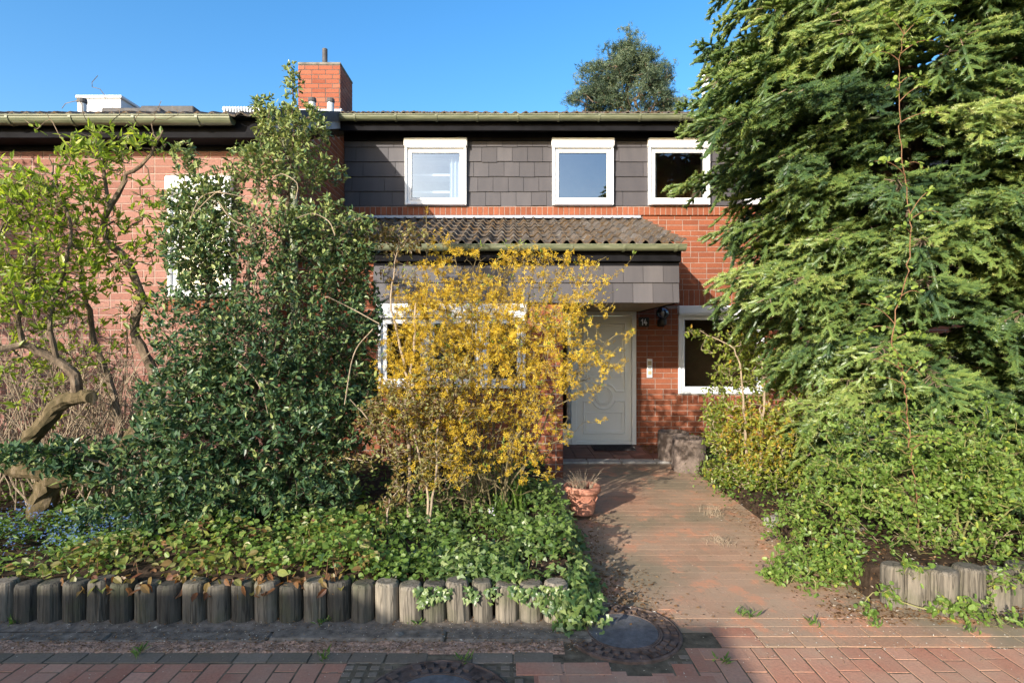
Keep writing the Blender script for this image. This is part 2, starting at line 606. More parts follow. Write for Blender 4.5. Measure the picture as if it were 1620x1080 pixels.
def roof_tiles(g, x0, x1, y0, z0, y1, z1, tw=.30, tl=.33, mat=0, step=.022, nroll=2, amp=.026, seg=7):
    """interlocking double-roll tiles from the eave line (y0, z0) to the head line (y1, z1)"""
    L = math.hypot(y1 - y0, z1 - z0)
    dv = np.array([0, (y1 - y0) / L, (z1 - z0) / L])
    nn = np.array([0, -dv[2], dv[1]])
    rows = int(math.ceil(L / tl))
    cols = int(math.ceil((x1 - x0) / tw))
    for r in range(rows):
        for c in range(cols):
            xa = x0 + c * tw
            xb = min(x1, xa + tw)
            if xb - xa < .03: continue
            k = nroll * seg + 1
            us = np.linspace(0, (xb - xa) / tw, k)
            prof = amp * np.clip(np.sin(us * nroll * 2 * np.pi - .7), -.35, 1)
            s0, s1 = r * tl - .012, min(L, (r + 1) * tl + .03)
            rz = random.gauss(0, .003)
            ry = random.gauss(0, .006)
            lo = np.stack([xa + us * tw, np.zeros(k), np.zeros(k)], 1) + dv * (s0 + ry) + nn * (prof + step + rz)[:, None]
            hi = np.stack([xa + us * tw, np.zeros(k), np.zeros(k)], 1) + dv * (s1 + ry) + nn * (prof + rz * .5)[:, None]
            bt = lo - nn * .02
            V = np.concatenate([bt, lo, hi])
            V[:, 1] += y0
            V[:, 2] += z0
            i = np.arange(k - 1)
            F = np.concatenate([np.stack([i, i + 1, i + 1 + k, i + k], 1), np.stack([i + k, i + 1 + k, i + 1 + 2 * k, i + 2 * k], 1)])
            g.add(V, F, mat, min(1, max(0, random.gauss(.5, .25))))


def half_pipe(g, x0, x1, y, z, r=.07, mat=0, n=10):
    """open half-round gutter along x with a bead at its front lip, and end caps"""
    ang = np.linspace(math.pi, 2 * math.pi, n)
    for rr, sgn in ((r, 1), (r - .006, -1)):
        ring = np.stack([np.cos(ang) * rr, np.sin(ang) * rr], 1)
        V = np.concatenate([np.column_stack([np.full(n, x), y + ring[:, 0], z + ring[:, 1]]) for x in (x0, x1)])
        i = np.arange(n - 1)
        g.add(V, np.stack([i, i + 1, i + 1 + n, i + n], 1), mat)
    for x in (x0 + .004, x1 - .004):
        V = np.column_stack([np.full(n, x), y + np.cos(ang) * (r - .002), z + np.sin(ang) * (r - .002)])
        g.add(V, [list(range(n))], mat)
    g.tube([(x0, y - r, z), (x1, y - r, z)], .010, 8, mat)


def gutter(parent, x0, x1, y, z, step=.62, r=.07):
    g = Geo()
    half_pipe(g, x0, x1, y, z, r)
    o = g.build("gutter", M['gutter'], parent)
    x = x0 + .25
    while x < x1 - .05:
        b = Geo()
        ang = np.linspace(math.pi * .97, 2 * math.pi * .99, 9)
        rr = r + .006
        for s in (0,):
            inn = np.stack([np.cos(ang) * (rr - .004), np.sin(ang) * (rr - .004)], 1)
            out = np.stack([np.cos(ang) * (rr + .003), np.sin(ang) * (rr + .003)], 1)
            for rg in (out,):
                V = np.concatenate([np.column_stack([np.full(9, xx), y + rg[:, 0], z + rg[:, 1]]) for xx in (x, x + .028)])
                i = np.arange(8)
                b.add(V, np.stack([i, i + 1, i + 10, i + 9], 1))
            for xx in (x, x + .028):
                V = np.concatenate([np.column_stack([np.full(9, xx), y + q[:, 0], z + q[:, 1]]) for q in (inn, out)])
                b.add(V, np.stack([i, i + 1, i + 10, i + 9], 1))
        b.build("gutter_bracket", M['gutter'], o)
        x += step
    return o


def window(parent, x0, x1, z0, z1, yw, boxh=.13, boxd=.115, mull=(), room='room_dark', glass='glass', curtain=None, sill=True, fw=.07, shelf=False):
    """white window with roller shutter box and guide rails on the wall plane y = yw"""
    g = Geo()
    zt = z1 - boxh
    ys = yw - .05
    # outer frame, four butted bars
    g.box(x0, x0 + .035, yw - .085, yw + .05, z0, zt, c=.004)
    g.box(x1 - .035, x1, yw - .085, yw + .05, z0, zt, c=.004)
    xa, xb = x0 + .0355, x1 - .0355
    zs = z0 + (.035 if sill else .0)
    g.box(xa, xb, ys, yw + .05, zs, zs + fw * .55, c=.004)
    g.box(xa, xb, ys, yw + .05, zt - .05, zt, c=.004)
    zc, zd = zs + fw * .55 + .0005, zt - .0505
    g.box(xa, xa + .03, ys, yw + .05, zc, zd, c=.004)
    g.box(xb - .03, xb, ys, yw + .05, zc, zd, c=.004)
    edges = [xa + .0305] + [m for m in mull] + [xb - .0305]
    for m in mull:
        g.box(m - .045, m + .045, ys, yw + .05, zc, zd, c=.004)
    w = g.build("window", M['white'], parent)
    # sash + pane per opening
    for i in range(len(edges) - 1):
        a = edges[i] + (.0455 if i > 0 else 0)
        b = edges[i + 1] - (.0455 if i < len(edges) - 2 else 0)
        s = Geo()
        sw = .036
        y0s, y1s = ys - .012, yw + .03
        s.box(a, a + sw, y0s, y1s, zc + .0005, zd - .0005, c=.006)
        s.box(b - sw, b, y0s, y1s, zc + .0005, zd - .0005, c=.006)
        s.box(a + sw + .0003, b - sw - .0003, y0s, y1s, zc + .0005, zc + sw, c=.006)
        s.box(a + sw + .0003, b - sw - .0003, y0s, y1s, zd - sw, zd - .0005, c=.006)
        gk = [(a + sw, a + sw + .006, zc + sw, zd - sw), (b - sw - .006, b - sw, zc + sw, zd - sw)]
        for q in gk: s.box(q[0] + .0003, q[1] - .0003, y0s + .012, y1s - .004, q[2], q[3], 1)
        s.box(a + sw + .0065, b - sw - .0065, y0s + .012, y1s - .004, zd - sw - .006, zd - sw, 1)
        s.box(a + sw + .0065, b - sw - .0065, y0s + .012, y1s - .004, zc + sw, zc + sw + .006, 1)
        s.build("sash", [M['white'], M['gasket']], w)
        p = Geo()
        yp = y0s + .02
        p.quad((a + sw + .007, yp, zc + sw + .007), (b - sw - .007, yp, zc + sw + .007), (b - sw - .007, yp, zd - sw - .007), (a + sw + .007, yp, zd - sw - .007))
        p.build("pane", M[glass], w)
    s = Geo()
    s.box(x0 - .012, x1 + .012, yw - boxd, yw + .02, zt + .003, z1, c=.012)
    s.box(x0 + .01, x1 - .01, yw - boxd + .012, yw - .02, zt - .016, zt + .0025, c=.003)
    s.build("shutter_box", M['white'], w)
    if sill:
        s = Geo()
        s.box(x0 + .036, x1 - .036, yw - .105, yw + .02, z0, z0 + .034, c=.006)
        s.build("sill", M['white'], w)
    r = Geo()
    d = 1.3
    xA, xB, yA, yB, zA, zB = x0 - .5, x1 + .5, yw + .06, yw + d, z0 - .5, z1 + .15
    r.quad((xA, yB, zA), (xB, yB, zA), (xB, yB, zB), (xA, yB, zB))
    r.quad((xA, yA, zA), (xA, yB, zA), (xA, yB, zB), (xA, yA, zB))
    r.quad((xB, yA, zA), (xB, yB, zA), (xB, yB, zB), (xB, yA, zB))
    r.quad((xA, yA, zA), (xB, yA, zA), (xB, yB, zA), (xA, yB, zA))
    r.quad((xA, yA, zB), (xB, yA, zB), (xB, yB, zB), (xA, yB, zB))
    if shelf:
        for q in (.28, .55, .80):
            zz = z0 + (z1 - z0) * q
            r.box(x0 - .2, x1 - .15, yw + .35, yw + .7, zz, zz + .035, 1)
    r.build("room_lining", [M[room], M['white']], w)
    if curtain:
        for (ca, cb) in curtain:
            c = Geo()
            k = 60
            us = np.linspace(ca, cb, k)
            yy = yw + .14 + .02 * np.sin(np.linspace(0, (cb - ca) * 110, k)) + rng.normal(0, .002, k)
            lo = np.stack([us, yy, np.full(k, z0 - .1)], 1)
            hi = np.stack([us, yy, np.full(k, z1)], 1)
            i = np.arange(k - 1)
            c.add(np.concatenate([lo, hi]), np.stack([i, i + 1, i + 1 + k, i + k], 1))
            c.build("curtain", M['curtain'], w)
    return w


# ------------------------------------------------------------------ the setting: ground, road, path, beds
def structure(o): return tag(o, kind="structure")


g = Geo()
g.quad((-600, -600, -.03), (600, -600, -.03), (600, 900, -.03), (-600, 900, -.03))
structure(g.build("ground", M['ground']))

MH = [(.63, 3.30, .325), (-.35, 2.64, .36)]      # manhole centres and frame radii


def paver(g, x0, x1, y0, y1, mat=0, zt=.0, jit=.003, c=.0014, rn=None):
    z = zt + max(-.0012, random.gauss(0, .0010))
    V0 = g.n
    g.box(x0, x1, y0, y1, zt - .03, z, mat, min(1, max(0, random.gauss(.5, .25))) if rn is None else rn, c=c, rot=random.gauss(0, .012))


# road: red clinker, long side along the depth, staggered; a grey gutter course at its edge
road = Geo()
bw, bl = .118, .235
EDGE_L, EDGE_R = 2.985, 3.14


def near_mh(x, y, k=.02):
    return any((x - a) ** 2 + (y - b) ** 2 < (r + k) ** 2 for a, b, r in MH)


col = 0
x = -6.5
while x < 7.5:
    off = (col % 2) * bl / 2 + random.uniform(-.012, .012)
    edge = EDGE_L if x < .9 else EDGE_R
    y = -1.2 + off
    while y < edge:
        yb = min(y + bl - .010, edge - .004)
        if yb - y > .05:
            cx, cy = x + bw / 2, (y + yb) / 2
            if not near_mh(cx, cy, .10 if cx < .9 else .03) and not (-.85 < cx < .12 and cy > 2.5):
                paver(road, x, x + bw - .009, y, yb)
        y += bl
    x += bw
    col += 1
# a few cross-laid clinkers between the manholes
for (x0, y0, nx) in ((.02, 2.88, 2), (.27, 2.76, 3), (.27, 2.64, 3), (.06, 2.64, 1), (1.0, 3.02, 1)):
    for i in range(nx):
        paver(road, x0 + i * .245 + .001, x0 + i * .245 + .232, y0, y0 + .108, zt=.004)
for (x0, y0) in ((-.0, 2.52), (.13, 2.76), (.02, 2.64)):
    paver(road, x0, x0 + .105, y0, y0 + .11, zt=.005)
# grey course
x = -6.5
while x < 7.5:
    w = random.uniform(.16, .26)
    if x < .22:
        for y0, y1 in ((2.99, 3.085),):
            if not near_mh(x + w / 2, y0 + .05, .05): paver(road, x, x + w - .010, y0, y1, 1, zt=.002)
    elif x > .95:
        for y0, y1 in ((3.145, 3.245), (3.255, 3.355)):
            paver(road, x, x + w - .006, y0, y1, 0 if x < 1.25 else 3, zt=.002, c=.001)
    x += w
# small grey setts round the manholes
for yy in np.arange(2.40, 3.0, .058):
    for xx in np.arange(-.92, .02, .066):
        if not near_mh(xx + .03, yy + .028, .02):
            paver(road, xx + random.uniform(-.004, .004), xx + .058, yy, yy + .050, 1, zt=.0, c=.009)
for yy in np.arange(2.90, 3.72, .062):
    for xx in np.arange(.12, 1.12, .075):
        d = math.hypot(xx + .03 - MH[0][0], yy + .03 - MH[0][1])
        if MH[0][2] + .03 < d < MH[0][2] + .13 and yy > 2.95 and xx < .98 and not near_mh(xx, yy, .03):
            paver(road, xx, xx + .065, yy, yy + .052, 1, zt=-.002, c=.009)
road.quad((-12, -3, -.0025), (12, -3, -.0025), (12, 3.46, -.0025), (-12, 3.46, -.0025), 2)
structure(road.build("road", [M['paver'], M['paver_grey'], M['joint'], M['path']]))

# path from the road to the door: courses laid across, worn and dirty
path = Geo()


def path_z(y): return .002 + max(0.0, y - 4.0) * .006


y = 3.47
r = 0
while y < 7.72:
    x = .30 + (r % 2) * -.11 + random.uniform(-.02, .02)
    while x < 2.75:
        z = path_z(y)
        if not near_mh(x + .1, y + .05, .06):
            path.box(x, x + .2235, y, y + .1126, z - .03, z + random.gauss(0, .0002), 0, min(1, max(0, random.gauss(.5, .3))), c=0)
        x += .226
    y += .113
    r += 1
y = 3.37
while y < 3.47:
    x = .98
    while x < 2.4:
        path.box(x, x + .2255, y, y + .095, -.03, .001, 0, random.random(), c=0)
        x += .228
    y += .2
path.add([(.2, 3.3, -.0008), (2.9, 3.3, -.0008), (2.9, 4.0, .0008), (.2, 4.0, .0008)], [[0, 1, 2, 3]], 0, .3)
path.add([(.2, 4.001, .0008), (2.9, 4.001, .0008), (2.9, 7.75, path_z(7.75) - .0012), (.2, 7.75, path_z(7.75) - .0012)], [[0, 1, 2, 3]], 0, .3)
structure(path.build("path", [M['path'], M['joint']]))

# door platform: pale edging stones and dark red tiles, one low step above the path
pf = Geo()
x = .62
while x < 2.5:
    w = random.uniform(.38, .52)
    pf.box(x, min(2.5, x + w) - .006, 7.73, 7.93, -.02, .052, 1, random.random(), c=.01)
    x += w
for yy in np.arange(7.94, 9.0, .265):
    for xx in np.arange(.62, 2.5, .265):
        pf.box(xx, xx + .258, yy, yy + .258, -.02, .050 + random.gauss(0, .001), 0, random.random(), c=.004)
pf.quad((.6, 7.74, .035), (2.52, 7.74, .035), (2.52, 9.02, .035), (.6, 9.02, .035), 2)
structure(pf.build("doorstep", [M['tilefloor'], M['step'], M['joint']]))

# kerb strip at the foot of the palisade and the band of brown grit
k = Geo()
xs = -8.0
while xs < .1:
    w = random.uniform(.9, 1.1)
    k.box(xs, xs + w - .008, 3.19, 3.30, -.03, .012 + random.gauss(0, .004), 0, c=.012)
    xs += w
k.quad((-9, 3.301, .004), (.3, 3.301, .004), (.3, 3.48, .012), (-9, 3.48, .012), 0)
structure(k.build("kerb", M['kerb']))
k = Geo()
nx, ny = 260, 8
gx, gy = np.meshgrid(np.linspace(-8, .28, nx), np.linspace(3.075, 3.205, ny))
gz = .006 + rng.normal(0, .004, gx.shape)
gz[0] = gz[-1] = -.002
V = np.stack([gx, gy, gz], -1).reshape(-1, 3)
i, j = np.meshgrid(np.arange(nx - 1), np.arange(ny - 1))
a = (j * nx + i).ravel()
k.add(V, np.stack([a, a + 1, a + nx + 1, a + nx], 1))
structure(k.build("grit_strip", M['gravel']))


def zbed(x, y):
    return .205 + .03 * np.sin(x * 2.1 + y * 1.3) + .025 * np.sin(x * 4.7 - y * 3.1) + .018 * np.clip(y - 3.6, 0, 3)


def zbed_r(x, y):
    return .15 + .04 * np.sin(x * 1.7 + y * 2.3) + .02 * np.sin(x * 5.1 - y * 2.9) - .10 * np.clip((2.35 - x) / .35, 0, 1)


def sheet(name, x0, x1, y0, y1, zf, n=(110, 70), drop=.35):
    g = Geo()
    gx, gy = np.meshgrid(np.linspace(x0, x1, n[0]), np.linspace(y0, y1, n[1]))
    gz = zf(gx, gy) + rng.normal(0, .008, gx.shape)
    for s in (np.s_[0, :], np.s_[-1, :], np.s_[:, 0], np.s_[:, -1]): gz[s] = -.025
    V = np.stack([gx, gy, gz], -1).reshape(-1, 3)
    i, j = np.meshgrid(np.arange(n[0] - 1), np.arange(n[1] - 1))
    a = (j * n[0] + i).ravel()
    g.add(V, np.stack([a, a + 1, a + n[0] + 1, a + n[0]], 1))
    return structure(g.build(name, M['soil']))


sheet("garden_bed", -9, .44, 3.50, 6.875, zbed)
sheet("garden_bed", 2.28, 9, 3.72, 8.99, zbed_r)

# ------------------------------------------------------------------ houses
YM, YL, YP = 9.02, 6.52, 6.89          # main wall, neighbour's wall, porch front
XR = -2.6                              # party line between the two houses
XC = .60                               # corner of the porch room
UP_Z0, UP_Z1 = 3.74, 4.86              # slate storey

house = empty("row_house", (0, YM, 0))
tag(house, "red brick row house with dark slate upper storey, white front door and tiled porch roof", "house")
XE = 8.6
# main wall, right of the porch room, with door and window openings
WIN_G = (2.575, 3.90, .84, 2.20)
DOOR = (.62, 1.93, .05, 2.115)
g = Geo()
brick_wall(g, (XC, YM, 0), (1, 0, 0), (0, -1, 0), XE - XC, 2.10 + .1, [(DOOR[0] - XC, DOOR[1] - XC, -.1, 2.13), (WIN_G[0] - XC, WIN_G[1] - XC, WIN_G[2], 2.201)])
brick_wall(g, (XC, YM, 2.205), (1, 0, 0), (0, -1, 0), 2.5 - XC, .25, [])
brick_wall(g, (2.5, YM, 2.205), (1, 0, 0), (0, -1, 0), 1.5, .25, soldier=True)
brick_wall(g, (4.0, YM, 2.205), (1, 0, 0), (0, -1, 0), XE - 4, .25, [])
brick_wall(g, (XR, YM, 2.455), (1, 0, 0), (0, -1, 0), XE - XR, 1.145, [])
# porch room: front wall with its window, side wall by the door, pier
WIN_P = (-1.58, .16, 1.10, 2.10)
brick_wall(g, (XR, YP, -.05), (1, 0, 0), (0, -1, 0), XC - XR, 2.15, [(WIN_P[0] - XR, WIN_P[1] - XR, 1.15, 2.2)])
brick_wall(g, (XC, YP, -.05), (0, 1, 0), (1, 0, 0), YM - YP, 2.15, [])
brick_wall(g, (XR, YP, 2.10), (1, 0, 0), (0, -1, 0), -1.63 - XR, .50, [])
wall = g.build("wall", [M['brick'], M['mortar']], house)
# soldier course under the slates
g = Geo()
brick_wall(g, (XR, YM - .035, 3.60), (1, 0, 0), (0, -1, 0), XE - XR, .135, soldier=True)
g.quad((XR, YM - .035, 3.60), (XE, YM - .035, 3.60), (XE, YM, 3.60), (XR, YM, 3.60), 1)
g.quad((XR, YM - .035, 3.735), (XE, YM - .035, 3.735), (XE, YM + .01, 3.74), (XR, YM + .01, 3.74), 1)
g.build("soldier_course", [M['brick'], M['mortar']], house)
# slate cladding as single plates, row over row
UPW = [(-1.645, -.70), (.62, 1.56), (2.10, 3.04), (3.57, 4.50)]
WZ0, WZ1 = 3.745, 4.765
g = Geo()
rowh = .228


def plate(g, x0, x1, z0, z1, y, rn):
    t = .013
    tilt = .012
    yb, yt = y - tilt - t, y - t * .3
    V = [(x0, yb, z0), (x1, yb, z0), (x1, yt, z1), (x0, yt, z1), (x0, yb + t, z0), (x1, yb + t, z0), (x1, yt + t * .3, z1), (x0, yt + t * .3, z1)]
    g.add(V, [[0, 1, 2, 3], [1, 0, 4, 5], [1, 5, 6, 2], [0, 3, 7, 4]], 0, rn)


r = 0
z = UP_Z0 + .002
while z < UP_Z1 - .02:
    zt = min(UP_Z1 + .05, z + rowh + .02)
    x = XR + .01
    stag = (.12, .0, .17, .06, .14)[r % 5]
    first = True
    while x < XE:
        big = x < -1.66 or (1.5 < x < 2.15)
        w = (.50 if big else .236)
        if first: w = .12 + stag
        first = False
        xe = min(XE, x + w)
        segs = [(x, xe - .006)]
        for a, b in UPW:
            if z + rowh * .5 > WZ0 - .02 and z < WZ1 - .05:
                ns = []
                for s, e in segs:
                    if a + .01 > s: ns.append((s, min(e, a + .01)))
                    if b - .01 < e: ns.append((max(s, b - .01), e))
                segs = [(s, e) for s, e in ns if e - s > .006]
        dz = random.uniform(-.009, .009) if not big else random.uniform(-.001, .001)
        rn = min(1, max(0, random.gauss(.38, .12)))
        for s, e in segs: plate(g, s, e, z + dz, zt, YM - .012, rn)
        x += w
    z += rowh
    r += 1
g2 = Geo()
holes = [(a - XR, b - XR, WZ0 - 3.74, WZ1 - 3.74) for a, b in UPW]
for a, b, c, d in cells(XE - XR, 1.25, holes):
    g.quad((XR + a, YM - .010, 3.74 + c), (XR + b, YM - .010, 3.74 + c), (XR + b, YM - .010, 3.74 + d), (XR + a, YM - .010, 3.74 + d), 1)
g.build("slate_cladding", [M['slate'], M['black']], house)
# upper windows
window(house, UPW[0][0], UPW[0][1], WZ0, WZ1, YM - .02, room='room_pale', shelf=True, glass='glass', curtain=[(-.98, -.78)])
window(house, UPW[1][0], UPW[1][1], WZ0, WZ1, YM - .02, room='room_dark', glass='glass')
window(house, UPW[2][0], UPW[2][1], WZ0, WZ1, YM - .02, room='room_dark', glass='glass_dark', curtain=[(2.16, 2.27)])
window(house, UPW[3][0], UPW[3][1], WZ0, WZ1, YM - .02, room='room_dark', glass='glass')
# ground floor windows
window(house, WIN_G[0], WIN_G[1], WIN_G[2], WIN_G[3], YM + .05, glass='glass_dark', boxd=.14, room='room_dark', curtain=[(2.62, 2.72)])
window(house, WIN_P[0], WIN_P[1], WIN_P[2], WIN_P[3] - .005, YP + .04, mull=(-1.0, -.35), glass='glass_dark', boxd=.12, boxh=.15)
# sill soldier row of the small window
g = Geo()
brick_wall(g, (WIN_G[0] - .02, YM - .02, .70), (1, 0, 0), (0, -1, 0), 1.36, .125, soldier=True)
g.box(WIN_G[0] - .02, WIN_G[1] + .0, YM - .0195, YM + .0, .70, .826, 1)
g.build("window_sill_bricks", [M['brick'], M['mortar']], house)

# eaves: fascia boards, gutter, roof
EY, EZ = 8.60, 5.00
g = Geo()
g.box(XR + .01, XE, EY + .09, EY + .115, 4.80, 5.00, c=.004)
g.box(XR + .01, XE, YM - .06, YM - .03, 4.74, 4.86, c=.004)
g.box(XR + .01, XE, EY + .116, YM - .031, 4.865, 4.885)
g.build("fascia", M['black_wood'], house)
gutter(house, XR + .02, XE, EY, EZ - .02, step=.60, r=.072)
TP = math.tan(math.radians(21.0))
g = Geo()
roof_tiles(g, XR + .05, XE, EY - .03, EZ - .005, 12.2, EZ - .005 + (12.2 - EY + .03) * TP, seg=5)
g.quad((XR, EY + .02, EZ - .02), (XE, EY + .02, EZ - .02), (XE, 12.2, EZ + 3.6 * TP - .03), (XR, 12.2, EZ + 3.6 * TP - .03), 1)
g.quad((XR, 15.8, EZ), (XE, 15.8, EZ), (XE, 12.2, EZ + 3.6 * TP + .01), (XR, 12.2, EZ + 3.6 * TP + .01), 0)
roof = g.build("roof", [M['tile'], M['black_wood']], house)
g = Geo()
ap = P(1113, 118, 11.0)
g.tube([(ap[0], 11.0, 5.85), (ap[0], 11.0, ap[2])], .035, 8)
g.tube([(ap[0] - .10, 11.0, ap[2] - .02), (ap[0] + .12, 11.0, ap[2] - .02)], .022, 6)
g.box(ap[0] + .045, ap[0] + .10, 10.97, 11.03, ap[2] - .30, ap[2] - .03, c=.01)
g.build("roof_mast", M['white_metal'], roof)

# porch roof
PX1 = 1.97
RY0, RZ0, RY1, RZ1 = 6.70, 2.775, 8.985, 3.52
g = Geo()
roof_tiles(g, XR + .02, PX1 + .02, RY0 - .04, RZ0 - .01, RY1, RZ1, tw=.30, tl=.33, seg=8, amp=.038, step=.030)
g.build("porch_roof", M['tile'], house)
g = Geo()
g.quad((XR, RY0 + .02, RZ0 - .055), (PX1, RY0 + .02, RZ0 - .055), (PX1, YM - .002, RZ1 - .03), (XR, YM - .002, RZ1 - .03))
# verge boards and cheek of the porch roof
g.add([(PX1 - .005, YP, 2.10), (PX1 - .005, YM, 2.10), (PX1 - .005, YM, RZ1 - .02), (PX1 - .005, RY0 + .05, RZ0 - .05), (PX1 - .005, RY0 + .05, 2.58), (PX1 - .005, YP, 2.58)], [[0, 1, 2, 3, 4, 5]])
g.box(-1.63, PX1 - .003, RY0 + .085, RY0 + .11, 2.585, 2.76, c=.004)
g.box(XR, -1.631, RY0 + .085, RY0 + .11, 2.60, 2.76, c=.004)
g.box(-1.63, PX1 - .003, YP - .05, YP - .03, 2.54, 2.60, c=.004)
g.box(-1.63, PX1 - .006, RY0 + .111, YP - .0301, 2.60, 2.615)
g.build("porch_fascia", M['black_wood'], house)
gutter(house, XR + .02, PX1 + .03, RY0 + .005, RZ0 - .02, step=.60, r=.065)
g = Geo()
fl = .10
g.box(XR, PX1 + .02, YM - .05, YM - .006, RZ1 + .035, RZ1 + .075, c=.003)
g.add([(XR, YM - .05, RZ1 + .04), (PX1 + .02, YM - .05, RZ1 + .04), (PX1 + .02, YM - .22, RZ1 - .005), (XR, YM - .22, RZ1 - .005)], [[0, 1, 2, 3]])
g.build("flashing", M['lead'], house)
# slate apron of the porch
g = Geo()
z = 2.105
for r in range(2):
    x = -1.63
    first = True
    while x < PX1 - .01:
        w = .235
        if first: w = (.235, .12)[r]
        first = False
        xe = min(x + w, PX1)
        plate(g, x, xe - .0045, z + random.uniform(-.002, .002), z + .25, YP - .035, min(1, max(0, random.gauss(.55, .12))))
        x += w
    z += .236
g.box(-1.63, PX1 - .002, YP - .030, YP - .004, 2.108, 2.60, 1)
g.build("porch_slates", [M['slate'], M['black']], house)
g = Geo()
yy = YP - .004
while yy < YM - .01:
    g.box(XC + .002, PX1 - .006, yy, min(YM - .002, yy + .094), 2.112, 2.130, 0, c=.004)
    yy += .1
g.box(-1.63, XC, YP - .003, YP + .06, 2.102, 2.13, 0)
g.build("porch_soffit", M['soffit'], house)

# front door: frame, narrow side panel with letter slot, leaf with raised mouldings
d = Geo()
dx0, dx1, dz0, dz1 = DOOR
lx0, lx1 = 1.005, 1.855
yd = YM + .03
d.box(lx0, lx1, yd, yd + .05, dz0 + .06, dz1 - .07, c=.004)
door = d.build("door", M['door'], house)
f = Geo()
f.box(dx0, dx0 + .06, yd - .03, yd + .07, dz0, dz1, c=.005)
f.box(lx1 + .003, dx1, yd - .03, yd + .07, dz0, dz1, c=.005)
f.box(lx0 - .085, lx0 - .003, yd - .03, yd + .07, dz0, dz1 - .0665, c=.005)
f.box(dx0 + .0605, lx1 + .0025, yd - .03, yd + .07, dz1 - .066, dz1, c=.005)
f.box(lx0 - .0025, lx1 + .0025, yd - .012, yd + .07, dz0, dz0 + .055, c=.005)
f.box(dx0 + .0605, lx0 - .0855, yd - .012, yd + .07, dz0, dz0 + .30, c=.005)
f.box(dx0 + .0605, lx0 - .0855, yd - .012, yd + .07, 1.02, 1.32, c=.005)
f.build("door_frame", M['door'], door)
f = Geo()
f.quad((dx0 + .06, yd + .02, .35), (lx0 - .085, yd + .02, .35), (lx0 - .085, yd + .02, dz1 - .06), (dx0 + .06, yd + .02, dz1 - .06))
f.quad((dx0 + .06, yd + .5, .3), (lx0 - .085, yd + .5, .3), (lx0 - .085, yd + .5, dz1), (dx0 + .06, yd + .5, dz1), 1)
f.build("side_pane", [M['glass_dark'], M['room_dark']], door)
f = Geo()
f.box(dx0 + .085, lx0 - .11, yd - .022, yd - .013, 1.10, 1.19, c=.003)
f.box(dx0 + .075, lx0 - .10, yd - .030, yd - .023, 1.175, 1.205, c=.002)
f.build("letter_slot", M['steel'], door)


def moulding(g, pts, closed=True, w=.026, h=.018, y=yd):
    """a raised strip following pts (x, z) on the leaf"""
    p = np.asarray(pts, float)
    if closed: nx_, pv_ = np.roll(p, -1, 0), np.roll(p, 1, 0)
    else:
        nx_ = np.vstack([p[1:], 2 * p[-1] - p[-2]])
        pv_ = np.vstack([2 * p[0] - p[1], p[:-1]])
    t1, t2 = norm(p - pv_), norm(nx_ - p)
    m = norm(np.stack([-(t1 + t2)[:, 1], (t1 + t2)[:, 0]], 1))
    cs = np.clip((m * np.stack([-t1[:, 1], t1[:, 0]], 1)).sum(1), .4, 1)
    n = len(p)
    rows = []
    for off, hh in ((-w / 2, 0), (-w / 4, h), (w / 4, h), (w / 2, 0)):
        q = p + m * (off / cs)[:, None]
        rows.append(np.stack([q[:, 0], np.full(n, y - hh), q[:, 1]], 1))
    V = np.concatenate(rows)
    i = np.arange(n if closed else n - 1)
    j = (i + 1) % n
    F = [np.stack([i + k * n, j + k * n, j + (k + 1) * n, i + (k + 1) * n], 1) for k in range(3)]
    g.add(V, np.concatenate(F))


f = Geo()
cx, cz, R = 1.43, .80, .20
px0, px1 = 1.115, 1.755
zt, zb, zu, zl = 1.93, .22, .88, .72
a0 = math.asin((zu - cz) / R)
arc_u = [(cx + R * math.cos(a), cz + R * math.sin(a)) for a in np.linspace(a0, math.pi - a0, 18)]
arc_l = [(cx + R * math.cos(a), cz - R * math.sin(a)) for a in np.linspace(a0, math.pi - a0, 18)]
for ins in (0, .05):
    up = [(px0 + ins, zt - ins), (px0 + ins, zu + ins)] + [(cx + (x - cx) * (1 + ins / R), cz + (z - cz) * (1 + ins / R)) for x, z in arc_u[::-1] if 1] + [(px1 - ins, zu + ins), (px1 - ins, zt - ins)]
    if ins == 0:
        moulding(f, up)
        lo = [(px0, zb), (px0, zl)] + arc_l[::-1] + [(px1, zl), (px1, zb)]
        moulding(f, lo)
    else:
        moulding(f, [(px0 + ins, zt - ins), (px0 + ins, 1.10), (px1 - ins, 1.10), (px1 - ins, zt - ins)], True, .014, .011)
        moulding(f, [(px0 + .04, zb + .04), (px0 + .04, .55), (px1 - .04, .55), (px1 - .04, zb + .04)], True, .014, .011)
for rr, ww in ((.135, .02), (.105, .010)):
    moulding(f, [(cx + rr * math.cos(a), cz + rr * math.sin(a)) for a in np.linspace(0, 2 * math.pi, 36, endpoint=False)], True, ww, .016)
f.build("door_moulding", M['door'], door)
f = Geo()
f.box(lx0 + .022, lx0 + .052, yd - .010, yd - .0003, .92, 1.13, c=.004)
f.tube([(lx0 + .037, yd - .008, 1.05), (lx0 + .037, yd - .05, 1.05)], .009, 8)
f.tube([(lx0 + .037, yd - .048, 1.05), (lx0 + .15, yd - .048, 1.05)], .009, 8)
f.build("handle", M['steel'], door)

